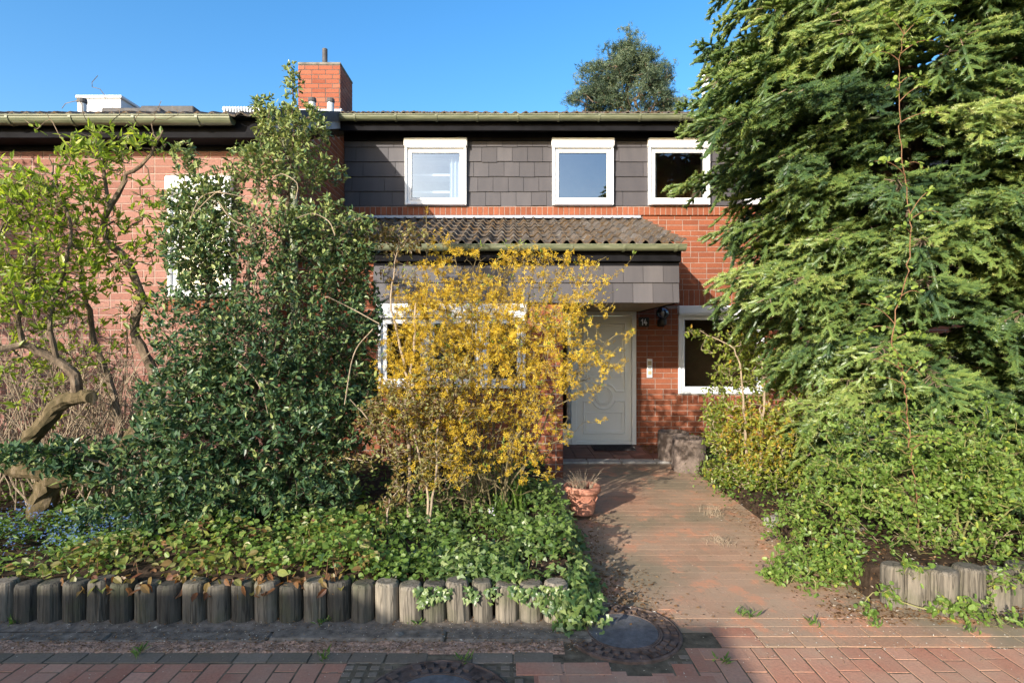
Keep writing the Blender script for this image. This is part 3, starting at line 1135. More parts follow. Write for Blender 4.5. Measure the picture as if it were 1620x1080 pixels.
# ------------------------------------------------------------------ neighbour's house
nb = empty("neighbouring_house", (-5.8, YL, 0))
tag(nb, "projecting pale brick neighbouring house with green gutter and rooftop chimneys behind the holly", "house")
LX0 = -9.5
WIN_L = (-3.83, -3.12, 2.15, 3.48)
g = Geo()
brick_wall(g, (LX0, YL, -.05), (1, 0, 0), (0, -1, 0), XR - LX0, 3.95, [(WIN_L[0] - LX0, WIN_L[1] - LX0, WIN_L[2] + .05, WIN_L[3] + .05), (WIN_L[0] - LX0 - .05, WIN_L[1] - LX0 + .05, WIN_L[2] - .10, WIN_L[2] + .05)], mb=0, mm=1)
LEY, LEZ = 6.14, 4.02


def ltop(u): return 3.90 + u * TP + .02


brick_wall(g, (XR, YL, -.05), (0, 1, 0), (1, 0, 0), YM - YL, 5.2, [], mb=2, mm=3, top=ltop)
g.build("wall", [M['brick_pale'], M['mortar_pale'], M['brick'], M['mortar']], nb)
g = Geo()
brick_wall(g, (WIN_L[0] - .05, YL - .012, WIN_L[2] - .15), (1, 0, 0), (0, -1, 0), .81, .13, soldier=True)
g.box(WIN_L[0] - .05, WIN_L[1] + .05, YL - .0118, YL + .02, WIN_L[2] - .15, WIN_L[2] - .018, 1)
g.build("window_sill_bricks", [M['brick'], M['mortar']], nb)
w = window(nb, WIN_L[0], WIN_L[1], WIN_L[2], WIN_L[3], YL + .02, boxh=.16, boxd=.12, room='room_dark', curtain=[(WIN_L[0], WIN_L[0] + .16)])
g = Geo()
for xx in np.arange(WIN_L[0] + .12, WIN_L[1] - .06, .11):
    g.tube([(xx, YL - .055, WIN_L[2] + .06), (xx, YL - .055, WIN_L[3] - .18)], .0055, 6)
for zz in (WIN_L[2] + .12, WIN_L[3] - .24):
    g.tube([(WIN_L[0] + .04, YL - .055, zz), (WIN_L[1] - .04, YL - .055, zz)], .008, 6)
g.build("window_bars", M['white'], w)
g = Geo()
g.box(LX0, XR, LEY + .09, LEY + .115, 3.83, 4.02, c=.004)
g.box(LX0, XR, LEY + .116, YL - .002, 3.835, 3.85)
g.box(LX0, XR, YL - .03, YL - .006, 3.78, 3.834, c=.004)
g.build("fascia", M['black_wood'], nb)
gt = gutter(nb, LX0, XR - .35, LEY, LEZ - .01, step=.66, r=.078)
g = Geo()
qx = -2.46 - .0
qx = (448 - 810) / FPX * 6.16
g.tube([(qx, LEY, LEZ - .06), (qx, LEY + .02, LEZ - .16), (qx + .01, YL - .10, LEZ - .42), (qx + .01, YL - .08, LEZ - .60), (qx + .01, YL - .08, .2)], .042, 12)
g.tube([(qx, LEY + .005, LEZ - .075), (qx, LEY + .012, LEZ - .12)], .05, 12)
g.build("downpipe", M['gutter'], nb)
g = Geo()
RT = 12.4
roof_tiles(g, LX0, XR + .02, LEY - .03, LEZ + .0, RT, LEZ + .0 + (RT - LEY + .03) * TP, seg=5)
g.quad((LX0, LEY + .02, LEZ), (XR, LEY + .02, LEZ), (XR, RT, LEZ + (RT - LEY) * TP - .02), (LX0, RT, LEZ + (RT - LEY) * TP - .02), 1)
g.quad((LX0, 18.5, LEZ), (XR, 18.5, LEZ), (XR, RT, LEZ + (RT - LEY) * TP + .03), (LX0, RT, LEZ + (RT - LEY) * TP + .03), 0)
nroof = g.build("roof", [M['tile'], M['black_wood']], nb)
# verge over the party line: dark slate strip above a lead apron
g = Geo()


def verge(g, y0, y1, zo0, zo1, x0, x1, mat):
    za, zb_ = LEZ + (y0 - LEY) * TP, LEZ + (y1 - LEY) * TP
    V = [(x0, y0, za + zo0), (x0, y1, zb_ + zo0), (x0, y1, zb_ + zo1), (x0, y0, za + zo1), (x1, y0, za + zo0), (x1, y1, zb_ + zo0), (x1, y1, zb_ + zo1), (x1, y0, za + zo1)]
    g.add(V, [[4, 5, 6, 7], [3, 2, 1, 0], [7, 6, 2, 3], [0, 1, 5, 4], [0, 4, 7, 3], [1, 2, 6, 5]], mat)


verge(g, LEY - .02, 12.3, -.06, .085, XR + .022, XR + .06, 0)
verge(g, LEY + .05, 12.3, -.17, -.061, XR + .003, XR + .035, 1)
g.build("verge", [M['tile_dark'], M['lead']], nroof)


def zroof(y): return LEZ + .05 + (y - LEY) * TP


# brick chimney
ch = Geo()
cy0, cy1 = 10.55, 11.35
cx0, cx1 = (472 - 810) / FPX * cy0, (538 - 810) / FPX * cy0
ct = EYE + (540 - 103) / FPX * cy0
cb = EYE + (540 - 176) / FPX * cy0
H = ct - cb
brick_wall(ch, (cx0, cy0, cb), (1, 0, 0), (0, -1, 0), cx1 - cx0, H, [], 0, 1, course=.0835)
brick_wall(ch, (cx1, cy0, cb), (0, 1, 0), (1, 0, 0), cy1 - cy0, H, [], 0, 1, course=.0835)
brick_wall(ch, (cx0, cy1, cb), (0, -1, 0), (-1, 0, 0), cy1 - cy0, H, [], 0, 1, course=.0835)
ch.quad((cx0, cy1, cb), (cx1, cy1, cb), (cx1, cy1, ct), (cx0, cy1, ct), 1)
chim = ch.build("chimney", [M['brick_chim'], M['mortar_dark']], nroof)
g = Geo()
g.box(cx0 - .012, cx1 + .012, cy0 - .012, cy1 + .012, ct + .0005, ct + .05, c=.012)
g.build("chimney_cap", M['stone'], chim)
g = Geo()
pp = (514 - 810) / FPX * 10.95
g.tube([(pp, 10.95, ct + .045), (pp, 10.95, EYE + (540 - 78) / FPX * 10.95)], .048, 14)
g.lathe([(.15, 0), (.11, .035), (.06, .05), (.05, .06)], pp, 10.95, ct + .048, 14, 1)
g.build("flue_pipe", [M['tile_dark'], M['zinc']], chim)
g = Geo()
g.box(cx0 - .03, cx1 + .03, cy0 - .03, cy0 - .006, cb - .12, cb + .03, c=.004)
g.box(cx1 + .006, cx1 + .03, cy0 - .005, cy1, cb - .06, cb + .05, c=.004)
g.box(cx1 + .031, cx1 + .16, cy0 - .02, cy0 + .2, cb - .10, cb - .02, c=.02)
g.build("chimney_flashing", M['lead'], chim)
# two vent pipes in front of the chimney and one by the white stack
for px, ptop, pb, dd in ((494, 156, 182, 9.9), (523, 157, 182, 9.9), (130, 157, 184, 8.6)):
    g = Geo()
    xx = (px - 810) / FPX * dd
    zt_ = EYE + (540 - ptop) / FPX * dd
    g.tube([(xx, dd, zroof(dd) - .1), (xx, dd, zt_ - .06)], .058, 14)
    g.lathe([(.0, .05), (.066, .05), (.07, .0), (.06, -.02)], xx, dd, zt_ - .05, 14, 1)
    g.build("vent_pipe", [M['zinc'], M['tile_dark']], nroof)
# white rendered stack
g = Geo()
wy = 9.3
wx0, wx1 = (124 - 810) / FPX * wy, (191 - 810) / FPX * wy
wt = EYE + (540 - 156) / FPX * wy
g.box(wx0, wx1, wy, wy + .45, wt - .7, wt, 0, c=.006)
g.box(wx0 - .03, wx1 + .03, wy - .03, wy + .48, wt + .001, wt + .045, 0, c=.006)
g.build("white_chimney", M['white_metal'], nroof)


def roof_slab(g, px0, px1, ptop, pbot, dd, depth, mat=0, tilt=.05):
    x0, x1 = (px0 - 810) / FPX * dd, (px1 - 810) / FPX * dd
    zt_ = EYE + (540 - ptop) / FPX * dd
    zb_ = EYE + (540 - pbot) / FPX * dd
    g.box(x0, x1, dd, dd + depth, zb_ - .15, zt_, mat, c=.015)


g = Geo()
roof_slab(g, 160, 254, 170, 181, 8.2, .5)
g.build("skylight", M['tile_dark'], nroof)
g = Geo()
roof_slab(g, 222, 306, 167, 172, 9.4, .6)
roof_slab(g, 226, 304, 172, 181, 9.45, .5)
g.build("skylight", M['tile_dark'], nroof)
g = Geo()
xa, xb = (352 - 810) / FPX * 8.9, (412 - 810) / FPX * 8.9
za = EYE + (540 - 169) / FPX * 8.9
for i in range(14):
    t = i / 13
    xx = xa + (xb - xa) * t
    g.box(xx, xx + .022, 8.9, 9.4, za - .035 - .0, za, c=.002)
    g.box(xx + .03, xx + .05, 8.86, 8.885, za - .16, za - .01, c=.002)
g.box(xa, xb, 8.886, 8.90, za - .05, za - .036, c=.002)
g.box(xa - .02, xb + .03, 9.0, 9.5, za - .3, za - .055, 1)
g.build("roof_grille", [M['white_metal'], M['tile_dark']], nroof)

# ------------------------------------------------------------------ garage row across the lane, behind the camera: its roof shades the road
SH_Y, OY = 3.41, -2.6
oz = (SH_Y - OY) * SUN_B
ox = 1.215 - (SH_Y - OY) * SUN_A
oh = empty("garage", (ox - 6, OY, 0))
tag(oh, "flat roofed brick garage across the lane whose shadow lies on the clinker road", "garage")
g = Geo()
g.box(ox - 12, ox - .12, OY - 5.5, OY - .12, -.03, oz - .25)
g.build("wall", M['brick_pale'], oh)
g = Geo()
g.box(ox - 12.1, ox, OY - 5.6, OY, oz - .24, oz, c=.004)
g.box(ox - 12.1, ox - 2.17, OY - 5.5, OY - .03, oz + .001, oz + .20, c=.004)
g.build("roof", M['tile_dark'], oh)
for wx in (ox - 1.6, ox - 4.4, ox - 7.2, ox - 10):
    g = Geo()
    g.box(wx - 1.15, wx + 1.15, OY - .118, OY - .09, .0, 1.95, 0, c=.01)
    for q in range(11):
        g.box(wx - 1.12 + q * .205, wx - .94 + q * .205, OY - .0895, OY - .075, .05, 1.9, 0, c=.004)
    g.build("garage_door", M['white'], oh)

# ------------------------------------------------------------------ palisade posts
ORD = ["first", "second", "third", "fourth", "fifth", "sixth", "seventh", "eighth", "ninth", "tenth", "eleventh", "twelfth", "thirteenth", "fourteenth", "fifteenth", "sixteenth", "seventeenth", "eighteenth", "nineteenth", "twentieth", "twenty-first", "twenty-second", "twenty-third", "twenty-fourth", "twenty-fifth", "twenty-sixth", "twenty-seventh"]


def post(x, y, w, h, rot=0.0, lean=0.0, rn=.4):
    g = Geo()
    n = 22
    ang = np.linspace(0, 2 * np.pi, n, endpoint=False)
    lev = np.array([-.08, .02, .5 * h, h - .022, h - .006, h])
    rs = np.array([1, 1, 1, 1, .93, .80])
    prof = 1 + rng.normal(0, .012, n)
    gr = int(rng.integers(12, 20))
    prof[gr % n] -= .07
    prof[(gr + 7) % n] -= .04 * rng.random()
    sx = w / 2
    sy = w / 2 * 1.06
    cut = .86
    V = []
    slope = rng.normal(0, .04)
    for z, r_ in zip(lev, rs):
        cx_ = np.clip(np.cos(ang), -cut * 1.1, cut * 1.1) / 1.0
        xx = sx * cx_ * r_ * prof / (cut * 1.1) * .985
        yy = sy * np.sin(ang) * r_ * prof
        zz = z + (slope * xx if z > .1 else 0) - (yy * .06 if z > .1 else 0)
        V.append(np.stack([xx + lean * z, yy, np.broadcast_to(zz, xx.shape)], 1))
    V = np.concatenate(V)
    cs, sn = math.cos(rot), math.sin(rot)
    V = np.stack([x + V[:, 0] * cs - V[:, 1] * sn, y + V[:, 0] * sn + V[:, 1] * cs, V[:, 2]], 1)
    m = len(lev)
    i = np.arange(m - 1)[:, None] * n
    j = np.arange(n)[None, :]
    j2 = (j + 1) % n
    F = np.stack([i + j, i + j2, i + n + j2, i + n + j], -1).reshape(-1, 4)
    n0 = g.n
    g.add(V, F, 0, rn)
    g.ch.append((np.zeros((0, 3)), np.array([list(range((m - 1) * n, m * n))]), 0, np.zeros(0), np.zeros((0, 2))))
    return g.build("palisade_post", M['palisade'])


NP = 27
pitch = .1422
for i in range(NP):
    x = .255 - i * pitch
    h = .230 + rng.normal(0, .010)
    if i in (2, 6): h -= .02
    o = post(x, 3.46 + rng.normal(0, .006), pitch - .004 - (.02 if i in (3,) else 0), h, rng.normal(0, .10), rng.normal(0, .022), np.clip((.58 if i < 9 else .36) + rng.normal(0, .16), 0, 1))  # farther posts get darker wood, the cast shadow put into their colour
    look = ("sunlit-toned grey" if i < 9 else "shade-tinted dark mossy")
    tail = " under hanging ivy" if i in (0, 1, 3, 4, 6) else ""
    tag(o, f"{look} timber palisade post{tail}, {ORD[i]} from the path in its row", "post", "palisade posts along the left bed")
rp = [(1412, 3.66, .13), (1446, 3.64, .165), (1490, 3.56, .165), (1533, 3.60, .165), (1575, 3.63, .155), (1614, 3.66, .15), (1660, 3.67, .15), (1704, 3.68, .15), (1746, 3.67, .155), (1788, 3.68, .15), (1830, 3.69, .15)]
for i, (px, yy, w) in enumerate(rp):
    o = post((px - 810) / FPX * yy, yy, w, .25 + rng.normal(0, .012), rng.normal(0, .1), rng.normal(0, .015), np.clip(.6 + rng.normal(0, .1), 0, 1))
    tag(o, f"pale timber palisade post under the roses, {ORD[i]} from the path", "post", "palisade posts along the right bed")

# ------------------------------------------------------------------ manhole covers
for i, (mx, my, mr) in enumerate(MH):
    t = empty("manhole_cover", (mx, my, 0))
    tag(t, ("round iron manhole with dark concrete lid at the foot of the path" if i == 0 else "round iron manhole cut off by the picture's bottom edge, among grey setts"), "manhole", "manhole covers in the road")
    g = Geo()
    ci = mr * .64
    g.lathe([(mr, -.03), (mr, .004), (mr - .012, .008), (mr - .016, -.002), (ci + .10 * 1, -.002)], mx, my, .007, 64)
    g.lathe([(ci + .105, -.006), (ci + .012, -.006), (ci + .010, .007), (ci + .002, .007), (ci + .001, -.004)], mx, my, .007, 64)
    n = 30
    for ring in range(2):
        rr0, rr1 = (ci + .018, ci + .052) if ring == 0 else (ci + .060, mr - .022)
        for q in range(n):
            if (q + ring) % 6 == 5: continue
            a = (q + .5 * ring) / n * 2 * math.pi
            da = 2 * math.pi / n * .30
            V = []
            for zz in (.001, .014):
                for ra, aa in ((rr0, a - da), (rr1, a - da), (rr1, a + da), (rr0, a + da)):
                    V.append((mx + ra * math.cos(aa), my + ra * math.sin(aa), zz))
            g.add(V, [[4, 5, 6, 7], [0, 1, 5, 4], [1, 2, 6, 5], [2, 3, 7, 6], [3, 0, 4, 7]])
    g.build("iron_frame", M['iron'], t)
    g = Geo()
    g.lathe([(.0, .008), (ci * .5, .008), (ci - .014, .008), (ci - .010, .005)], mx, my, .007, 64)
    g.lathe([(ci - .0095, .004), (ci - .009, .010), (ci - .001, .009), (ci, -.01)], mx, my, .007, 64, 1)
    g.build("lid", [M['cover'], M['iron']], t)

# ------------------------------------------------------------------ wall fittings
hn = empty("house_number_sign", (2.04, YM, 1.92))
tag(hn, "small black house number sign reading 14 on the brick beside the door", "sign")
g = Geo()
sx0, sx1 = (1010 - 810) / 102, (1026.5 - 810) / 102
sz0, sz1 = EYE + (540 - 517) / 102, EYE + (540 - 502) / 102
g.box(sx0, sx1, YM - .022, YM - .006, sz0, sz1, c=.004)
g.build("plate", M['black'], hn)


def stroke(g, pts, w, y):
    pts = [np.array(p, float) for p in pts]
    for a, b in zip(pts[:-1], pts[1:]):
        d_ = (b - a) / np.linalg.norm(b - a)
        nn_ = np.array([-d_[1], d_[0]]) * w / 2
        a2, b2 = a - d_ * w * .45, b + d_ * w * .45
        q = [a2 - nn_, b2 - nn_, b2 + nn_, a2 + nn_]
        V = [(p[0], y, p[1]) for p in q] + [(p[0], y + .004, p[1]) for p in q]
        g.add(V, [[0, 1, 2, 3], [0, 4, 5, 1], [1, 5, 6, 2], [2, 6, 7, 3], [3, 7, 4, 0]])
        y -= .0004


cxn, czn = (sx0 + sx1) / 2, (sz0 + sz1) / 2
g = Geo()
stroke(g, [(cxn - .040, czn + .022), (cxn - .022, czn + .040), (cxn - .022, czn - .042)], .014, YM - .0265)
g.build("digit_one", M['white'], hn)
g = Geo()
stroke(g, [(cxn + .022, czn + .042), (cxn + .002, czn - .014), (cxn + .044, czn - .014)], .013, YM - .0265)
stroke(g, [(cxn + .030, czn + .010), (cxn + .030, czn - .042)], .013, YM - .0278)
g.build("digit_four", M['white'], hn)

lm = empty("wall_lamp", (2.29, YM, 1.96))
lx, lz = (1045 - 810) / 102, EYE + (540 - 495.5) / 102
tag(lm, "globe wall lamp of clear smoked glass on a black socket above the doorbell", "lamp")
g = Geo()
a = np.linspace(-1.30, 1.5707, 18)
g.lathe([(max(.0005, .098 * math.cos(t)), .098 * math.sin(t)) for t in a], lx, YM - .13, lz, 28)
g.build("globe", M['globe'], lm, smooth=True)
g = Geo()
g.lathe([(.0, -.19), (.045, -.19), (.062, -.17), (.062, -.105), (.045, -.088), (.03, -.085)], lx, YM - .13, lz, 24)
g.box(lx - .055, lx + .055, YM - .03, YM - .006, lz - .21, lz - .10, c=.008)
g.tube([(lx, YM - .03, lz - .15), (lx, YM - .10, lz - .15)], .02, 10)
g.build("socket", M['black'], lm)
g = Geo()
g.lathe([(.0, .045), (.02, .038), (.028, .015), (.022, -.02), (.014, -.045), (.014, -.085)], lx, YM - .13, lz - .01, 16)
g.build("bulb", M['white'], lm, smooth=True)

ic = empty("doorbell_panel", (2.13, YM, 1.25))
bx0, bx1 = (1023 - 810) / 102, (1031.5 - 810) / 102
bz0, bz1 = EYE - (597 - 540) / 102, EYE - (567.5 - 540) / 102
tag(ic, "narrow upright white doorbell panel with two beige buttons between door and window", "doorbell")
g = Geo()
g.box(bx0, bx1, YM - .028, YM - .006, bz0, bz1, c=.005)
g.build("plate", M['white'], ic)
for zc_ in (bz1 - .065, bz0 + .075):
    g = Geo()
    g.box(bx0 + .014, bx1 - .014, YM - .034, YM - .0285, zc_ - .032, zc_ + .032, c=.003)
    g.build("button", M['beige'], ic)
g = Geo()
for q in range(4):
    g.box(bx0 + .018, bx1 - .018, YM - .031, YM - .0285, (bz0 + bz1) / 2 - .022 + q * .012, (bz0 + bz1) / 2 - .016 + q * .012)
g.build("speaker_slots", M['gasket'], ic)

# little black wire bracket at the small window's shutter box
g = Geo()
hx = (1128 - 810) / 102
hz = EYE + (540 - 489) / 102
g.tube([(hx, YM - .10, hz - .20), (hx, YM - .16, hz - .02), (hx, YM - .16, hz + .03), (hx + .10, YM - .16, hz + .04), (hx + .22, YM - .16, hz + .0)], .010, 8)
g.tube([(hx + .05, YM - .16, hz + .035), (hx + .12, YM - .16, hz - .03), (hx + .20, YM - .16, hz + .005)], .008, 8)
tag(g.build("wire_bracket", M['black']), "black wire bracket fixed beside the shutter box of the small window", "bracket")

g = Geo()
mx0, mx1 = 1.20, 1.82
V0 = []
g.box(mx0, mx1, 8.50, 8.90, .0535, .068, 0, c=.006)
for q in range(14):
    g.box(mx0 + .03 + q * .0405, mx0 + .055 + q * .0405, 8.53, 8.87, .0685, .073, 0, c=.002)
tag(g.build("doormat", M['mat']), "dark ribbed doormat lying on the tiles before the white door", "doormat")

# ------------------------------------------------------------------ terracotta pot with dead stems
pc = P(921, 812, 5.43)
pz = .05
pot = empty("terracotta_pot", (pc[0], pc[1], pz))
tag(pot, "weathered terracotta flower pot with dead dry stems standing by the path", "flower pot")
g = Geo()
prof = [(.0, .0), (.105, .0), (.112, .02), (.128, .10), (.134, .105), (.134, .118), (.130, .122), (.142, .19), (.146, .196), (.160, .20), (.172, .215), (.174, .245), (.166, .262), (.150, .264), (.140, .25), (.132, .20)]
g.lathe(prof, pc[0], pc[1], pz, 40)
for q in range(9):
    a = q / 9 * 2 * math.pi
    c_ = np.array([pc[0], pc[1], pz])
    pts = []
    for s in np.linspace(-1, 1, 9):
        aa = a + s * .33
        zz = .165 - .035 * (1 - s * s)
        rr = .1345 + (zz - .12) * .17
        pts.append(c_ + np.array([rr * math.cos(aa), rr * math.sin(aa), zz]))
    g.tube(pts, .006, 6)
potm = g.build("pot", M['terracotta'], pot)
g = Geo()
g.lathe([(.0, .215), (.07, .222), (.134, .212)], pc[0], pc[1], pz, 20, jit=.05)
g.build("potting_soil", M['soil'], pot)
g = Geo()
for q in range(90):
    a = random.uniform(0, 6.28)
    r0 = random.uniform(0, .11)
    b0 = np.array([pc[0] + r0 * math.cos(a), pc[1] + r0 * math.sin(a), pz + .21])
    ln = random.uniform(.10, .24)
    out = np.array([math.cos(a), math.sin(a), 0]) * random.uniform(.2, 1.0)
    pts = [b0 + (np.array([0, 0, 1]) * t - np.array([0, 0, 1]) * t * t * random.uniform(.1, .5) + out * t * t * .7) * ln for t in np.linspace(0, 1, 6)]
    g.tube(pts, np.linspace(.0022, .0008, 6), 4, 0, cap=False)
g.build("dead_stems", M['twig'], pot)

# ------------------------------------------------------------------ concrete planting rings by the wall
for i, (px, dd, w, h, lab) in enumerate(((1088, 7.40, .46, .41, "front hollow brown concrete planter block at the end of the path"), (1064, 7.95, .46, .40, "rear concrete planter block half hidden behind the other near the wall"))):
    cx_ = (px - 810) / FPX * dd
    z0 = path_z(dd)
    t = empty("planter_block", (cx_, dd, z0))
    tag(t, lab, "planter", "concrete planter blocks")
    g = Geo()
    n = 40
    ang = np.linspace(0, 2 * np.pi, n, endpoint=False)
    rr = w / 2 * np.where(np.abs(np.cos(ang)) > .86, .86 / np.abs(np.cos(ang)), 1)
    rr = np.where(np.sin(ang) > .3, rr * .9, rr)
    rings = []
    for sc, zz in ((1, 0), (1.0, h - .03), (.96, h), (.80, h), (.76, h - .02), (.74, h - .10)):
        q = rr * sc * (1 + rng.normal(0, .008, n))
        rings.append(np.stack([cx_ + q * np.cos(ang), dd + q * np.sin(ang), np.full(n, z0 + zz) + rng.normal(0, .004, n)], 1))
    V = np.concatenate(rings)
    m = len(rings)
    ii = np.arange(m - 1)[:, None] * n
    jj = np.arange(n)[None, :]
    j2 = (jj + 1) % n
    g.add(V, np.stack([ii + jj, ii + j2, ii + n + j2, ii + n + jj], -1).reshape(-1, 4))
    g.build("block", M['planter'], t)
    g = Geo()
    g.lathe([(.0, h - .04), (.1, h - .05), (.74 * w / 2, h - .07)], cx_, dd, z0, 24, jit=.04)
    g.build("planting_soil", M['soil'], t)


# ------------------------------------------------------------------ stones
def stone(px, py, dd, r, lab, cat="stone", grp=None, flat=.7):
    c_ = P(px, py, dd)
    n, m = 16, 9
    g = Geo()
    th = np.linspace(0, np.pi, m)
    ph = np.linspace(0, 2 * np.pi, n, endpoint=False)
    K = rng.normal(0, 1, (5, 3))
    V = []
    for t in th:
        for p_ in ph:
            dvec = np.array([math.sin(t) * math.cos(p_), math.sin(t) * math.sin(p_), math.cos(t)])
            rr = r * (1 + .13 * sum(math.sin(2.1 * float(np.dot(kk, dvec)) + kk[0]) for kk in K) / 2)
            V.append(c_ + dvec * rr * np.array([1.15, 1, flat]))
    i = np.arange(m - 1)[:, None] * n
    j = np.arange(n)[None, :]
    j2 = (j + 1) % n
    g.add(np.array(V), np.stack([i + j, i + n + j, i + n + j2, i + j2], -1).reshape(-1, 4))
    return tag(g.build("stone", M['stone']), lab, cat, grp)


stone(1228, 826, 5.15, .10, "grey fieldstone at the path edge beside the fallen leaves", grp="fieldstones edging the right bed")
stone(1292, 842, 4.85, .11, "pale fieldstone under the green clump behind the first grey stone", grp="fieldstones edging the right bed")
stone(1352, 850, 4.55, .12, "large fieldstone nearest the short palisade row", grp="fieldstones edging the right bed")
stone(845, 850, 4.55, .075, "rounded beige stone lying in the ivy of the left bed")
stone(1000, 712, 8.75, .07, "small brown stone on the tiles beside the door frame")
stone(632, 1004, 3.24, .022, "tiny pinkish pebble on the grit strip below the posts")
# ------------------------------------------------------------------ plants: tools
T_OV = (np.array([[0, 0, 0], [.45, 0, -.05], [1, 0, -.10], [.22, .40, .05], [.62, .40, .02], [.22, -.40, .05], [.62, -.40, .02]]),
        [[0, 1, 4, 3], [0, 5, 6, 1]], [[1, 2, 4], [1, 6, 2]])
T_LANCE = (np.array([[0, 0, 0], [.5, .5, .05], [1, 0, -.08], [.5, -.5, .05], [.5, 0, 0]]), [], [[0, 4, 1], [4, 2, 1], [0, 3, 4], [4, 3, 2]])
T_DIA = (np.array([[0, 0, 0], [.5, .5, .06], [1, 0, 0], [.5, -.5, .06]]), [], [[0, 2, 1], [0, 3, 2]])
T_IVY = (np.array([[.12, 0, 0], [-.05, .30, .0], [.22, .58, -.04], [.45, .26, .03], [1, 0, -.08], [.45, -.26, .03], [.22, -.58, -.04], [-.05, -.30, .0], [.35, 0, .05]]), [],
         [[8, 2, 1], [8, 3, 2], [8, 4, 3], [8, 5, 4], [8, 6, 5], [8, 7, 6], [8, 0, 7], [8, 1, 0]])
T_ROUND = (np.array([[0, 0, 0], [.12, .36, .03], [.5, .5, .05], [.88, .32, .0], [1, 0, -.06], [.88, -.32, 0], [.5, -.5, .05], [.12, -.36, .03], [.5, 0, -.02]]), [],
           [[8, i, (i + 1) % 8] for i in range(8)])
_pv, _pf = [[0, 0, 0]], []
for _k in range(4):
    _a = _k * math.pi / 2 + .3
    _c, _s = math.cos(_a), math.sin(_a)
    _b = len(_pv)
    for _r, _o, _h in ((.55, .20, .22), (1, 0, .12), (.55, -.20, .22)):
        _pv.append([_r * _c - _o * _s, _r * _s + _o * _c, _h])
    _pf.append([0, _b + 2, _b + 1, _b])
T_FLOWER = (np.array(_pv), _pf, [])


def unit_rand(n):
    return norm(rng.normal(0, 1, (n, 3)))


def leaves(g, pos, axis, nrm, L, W, tpl, mat=0, rnd=None):
    """place one leaf template per position: axis along the blade, nrm its upper side"""
    pos = np.asarray(pos, float).reshape(-1, 3)
    n = len(pos)
    if n == 0: return
    a = norm(np.broadcast_to(np.asarray(axis, float), (n, 3)))
    b = norm(np.cross(np.broadcast_to(np.asarray(nrm, float), (n, 3)), a) + 1e-6)
    c = np.cross(a, b)
    L = np.broadcast_to(np.asarray(L, float), (n,))
    W = np.broadcast_to(np.asarray(W, float), (n,))
    tv, f4, f3 = tpl
    V = (pos[:, None, :] + a[:, None, :] * (tv[None, :, 0:1] * L[:, None, None]) + b[:, None, :] * (tv[None, :, 1:2] * W[:, None, None]) + c[:, None, :] * (tv[None, :, 2:3] * L[:, None, None]))
    k = len(tv)
    if rnd is None: rnd = rng.random(n)
    R = np.repeat(np.broadcast_to(rnd, (n,)), k)
    UV = np.tile(tv[:, :2], (n, 1))
    base = g.n
    off = (np.arange(n) * k)[:, None, None]
    first = True
    for f in (f4, f3):
        if len(f) == 0: continue
        F = (np.asarray(f)[None] + off).reshape(-1, len(f[0]))
        if first:
            g.add(V.reshape(-1, 3), F, mat, R, UV)
            first = False
        else:
            g.ch.append((np.zeros((0, 3)), F + base, mat, np.zeros(0), np.zeros((0, 2))))


def bez(p0, p1, p2, n):
    t = np.linspace(0, 1, n)[:, None]
    return p0 * (1 - t) ** 2 + 2 * p1 * t * (1 - t) + p2 * t * t


def spline(pts, step=.08):
    """Catmull-Rom through pts"""
    p = np.asarray(pts, float)
    q = np.vstack([2 * p[0] - p[1], p, 2 * p[-1] - p[-2]])
    out = []
    for i in range(1, len(q) - 2):
        m = max(2, int(np.linalg.norm(q[i + 1] - q[i]) / step))
        t = np.linspace(0, 1, m, endpoint=False)[:, None]
        a, b, c, d = q[i - 1], q[i], q[i + 1], q[i + 2]
        out.append(.5 * ((2 * b) + (c - a) * t + (2 * a - 5 * b + 4 * c - d) * t ** 2 + (3 * b - a - 3 * c + d) * t ** 3))
    out.append(p[-1:])
    return np.vstack(out)


def in_blobs(blobs, n_per=None, shell=0.0):
    """points in pixel-sized ellipsoids (px, py, Y, rx, ry, rY, n)"""
    out = []
    for (px, py, d, rx, ry, rd, n) in blobs:
        u = unit_rand(n) * (rng.random((n, 1)) * (1 - shell) + shell) ** (1 / 3)
        c = P(px, py, d)
        out.append(c + u * np.array([rx / FPX * d, rd, ry / FPX * d]))
    return np.vstack(out)


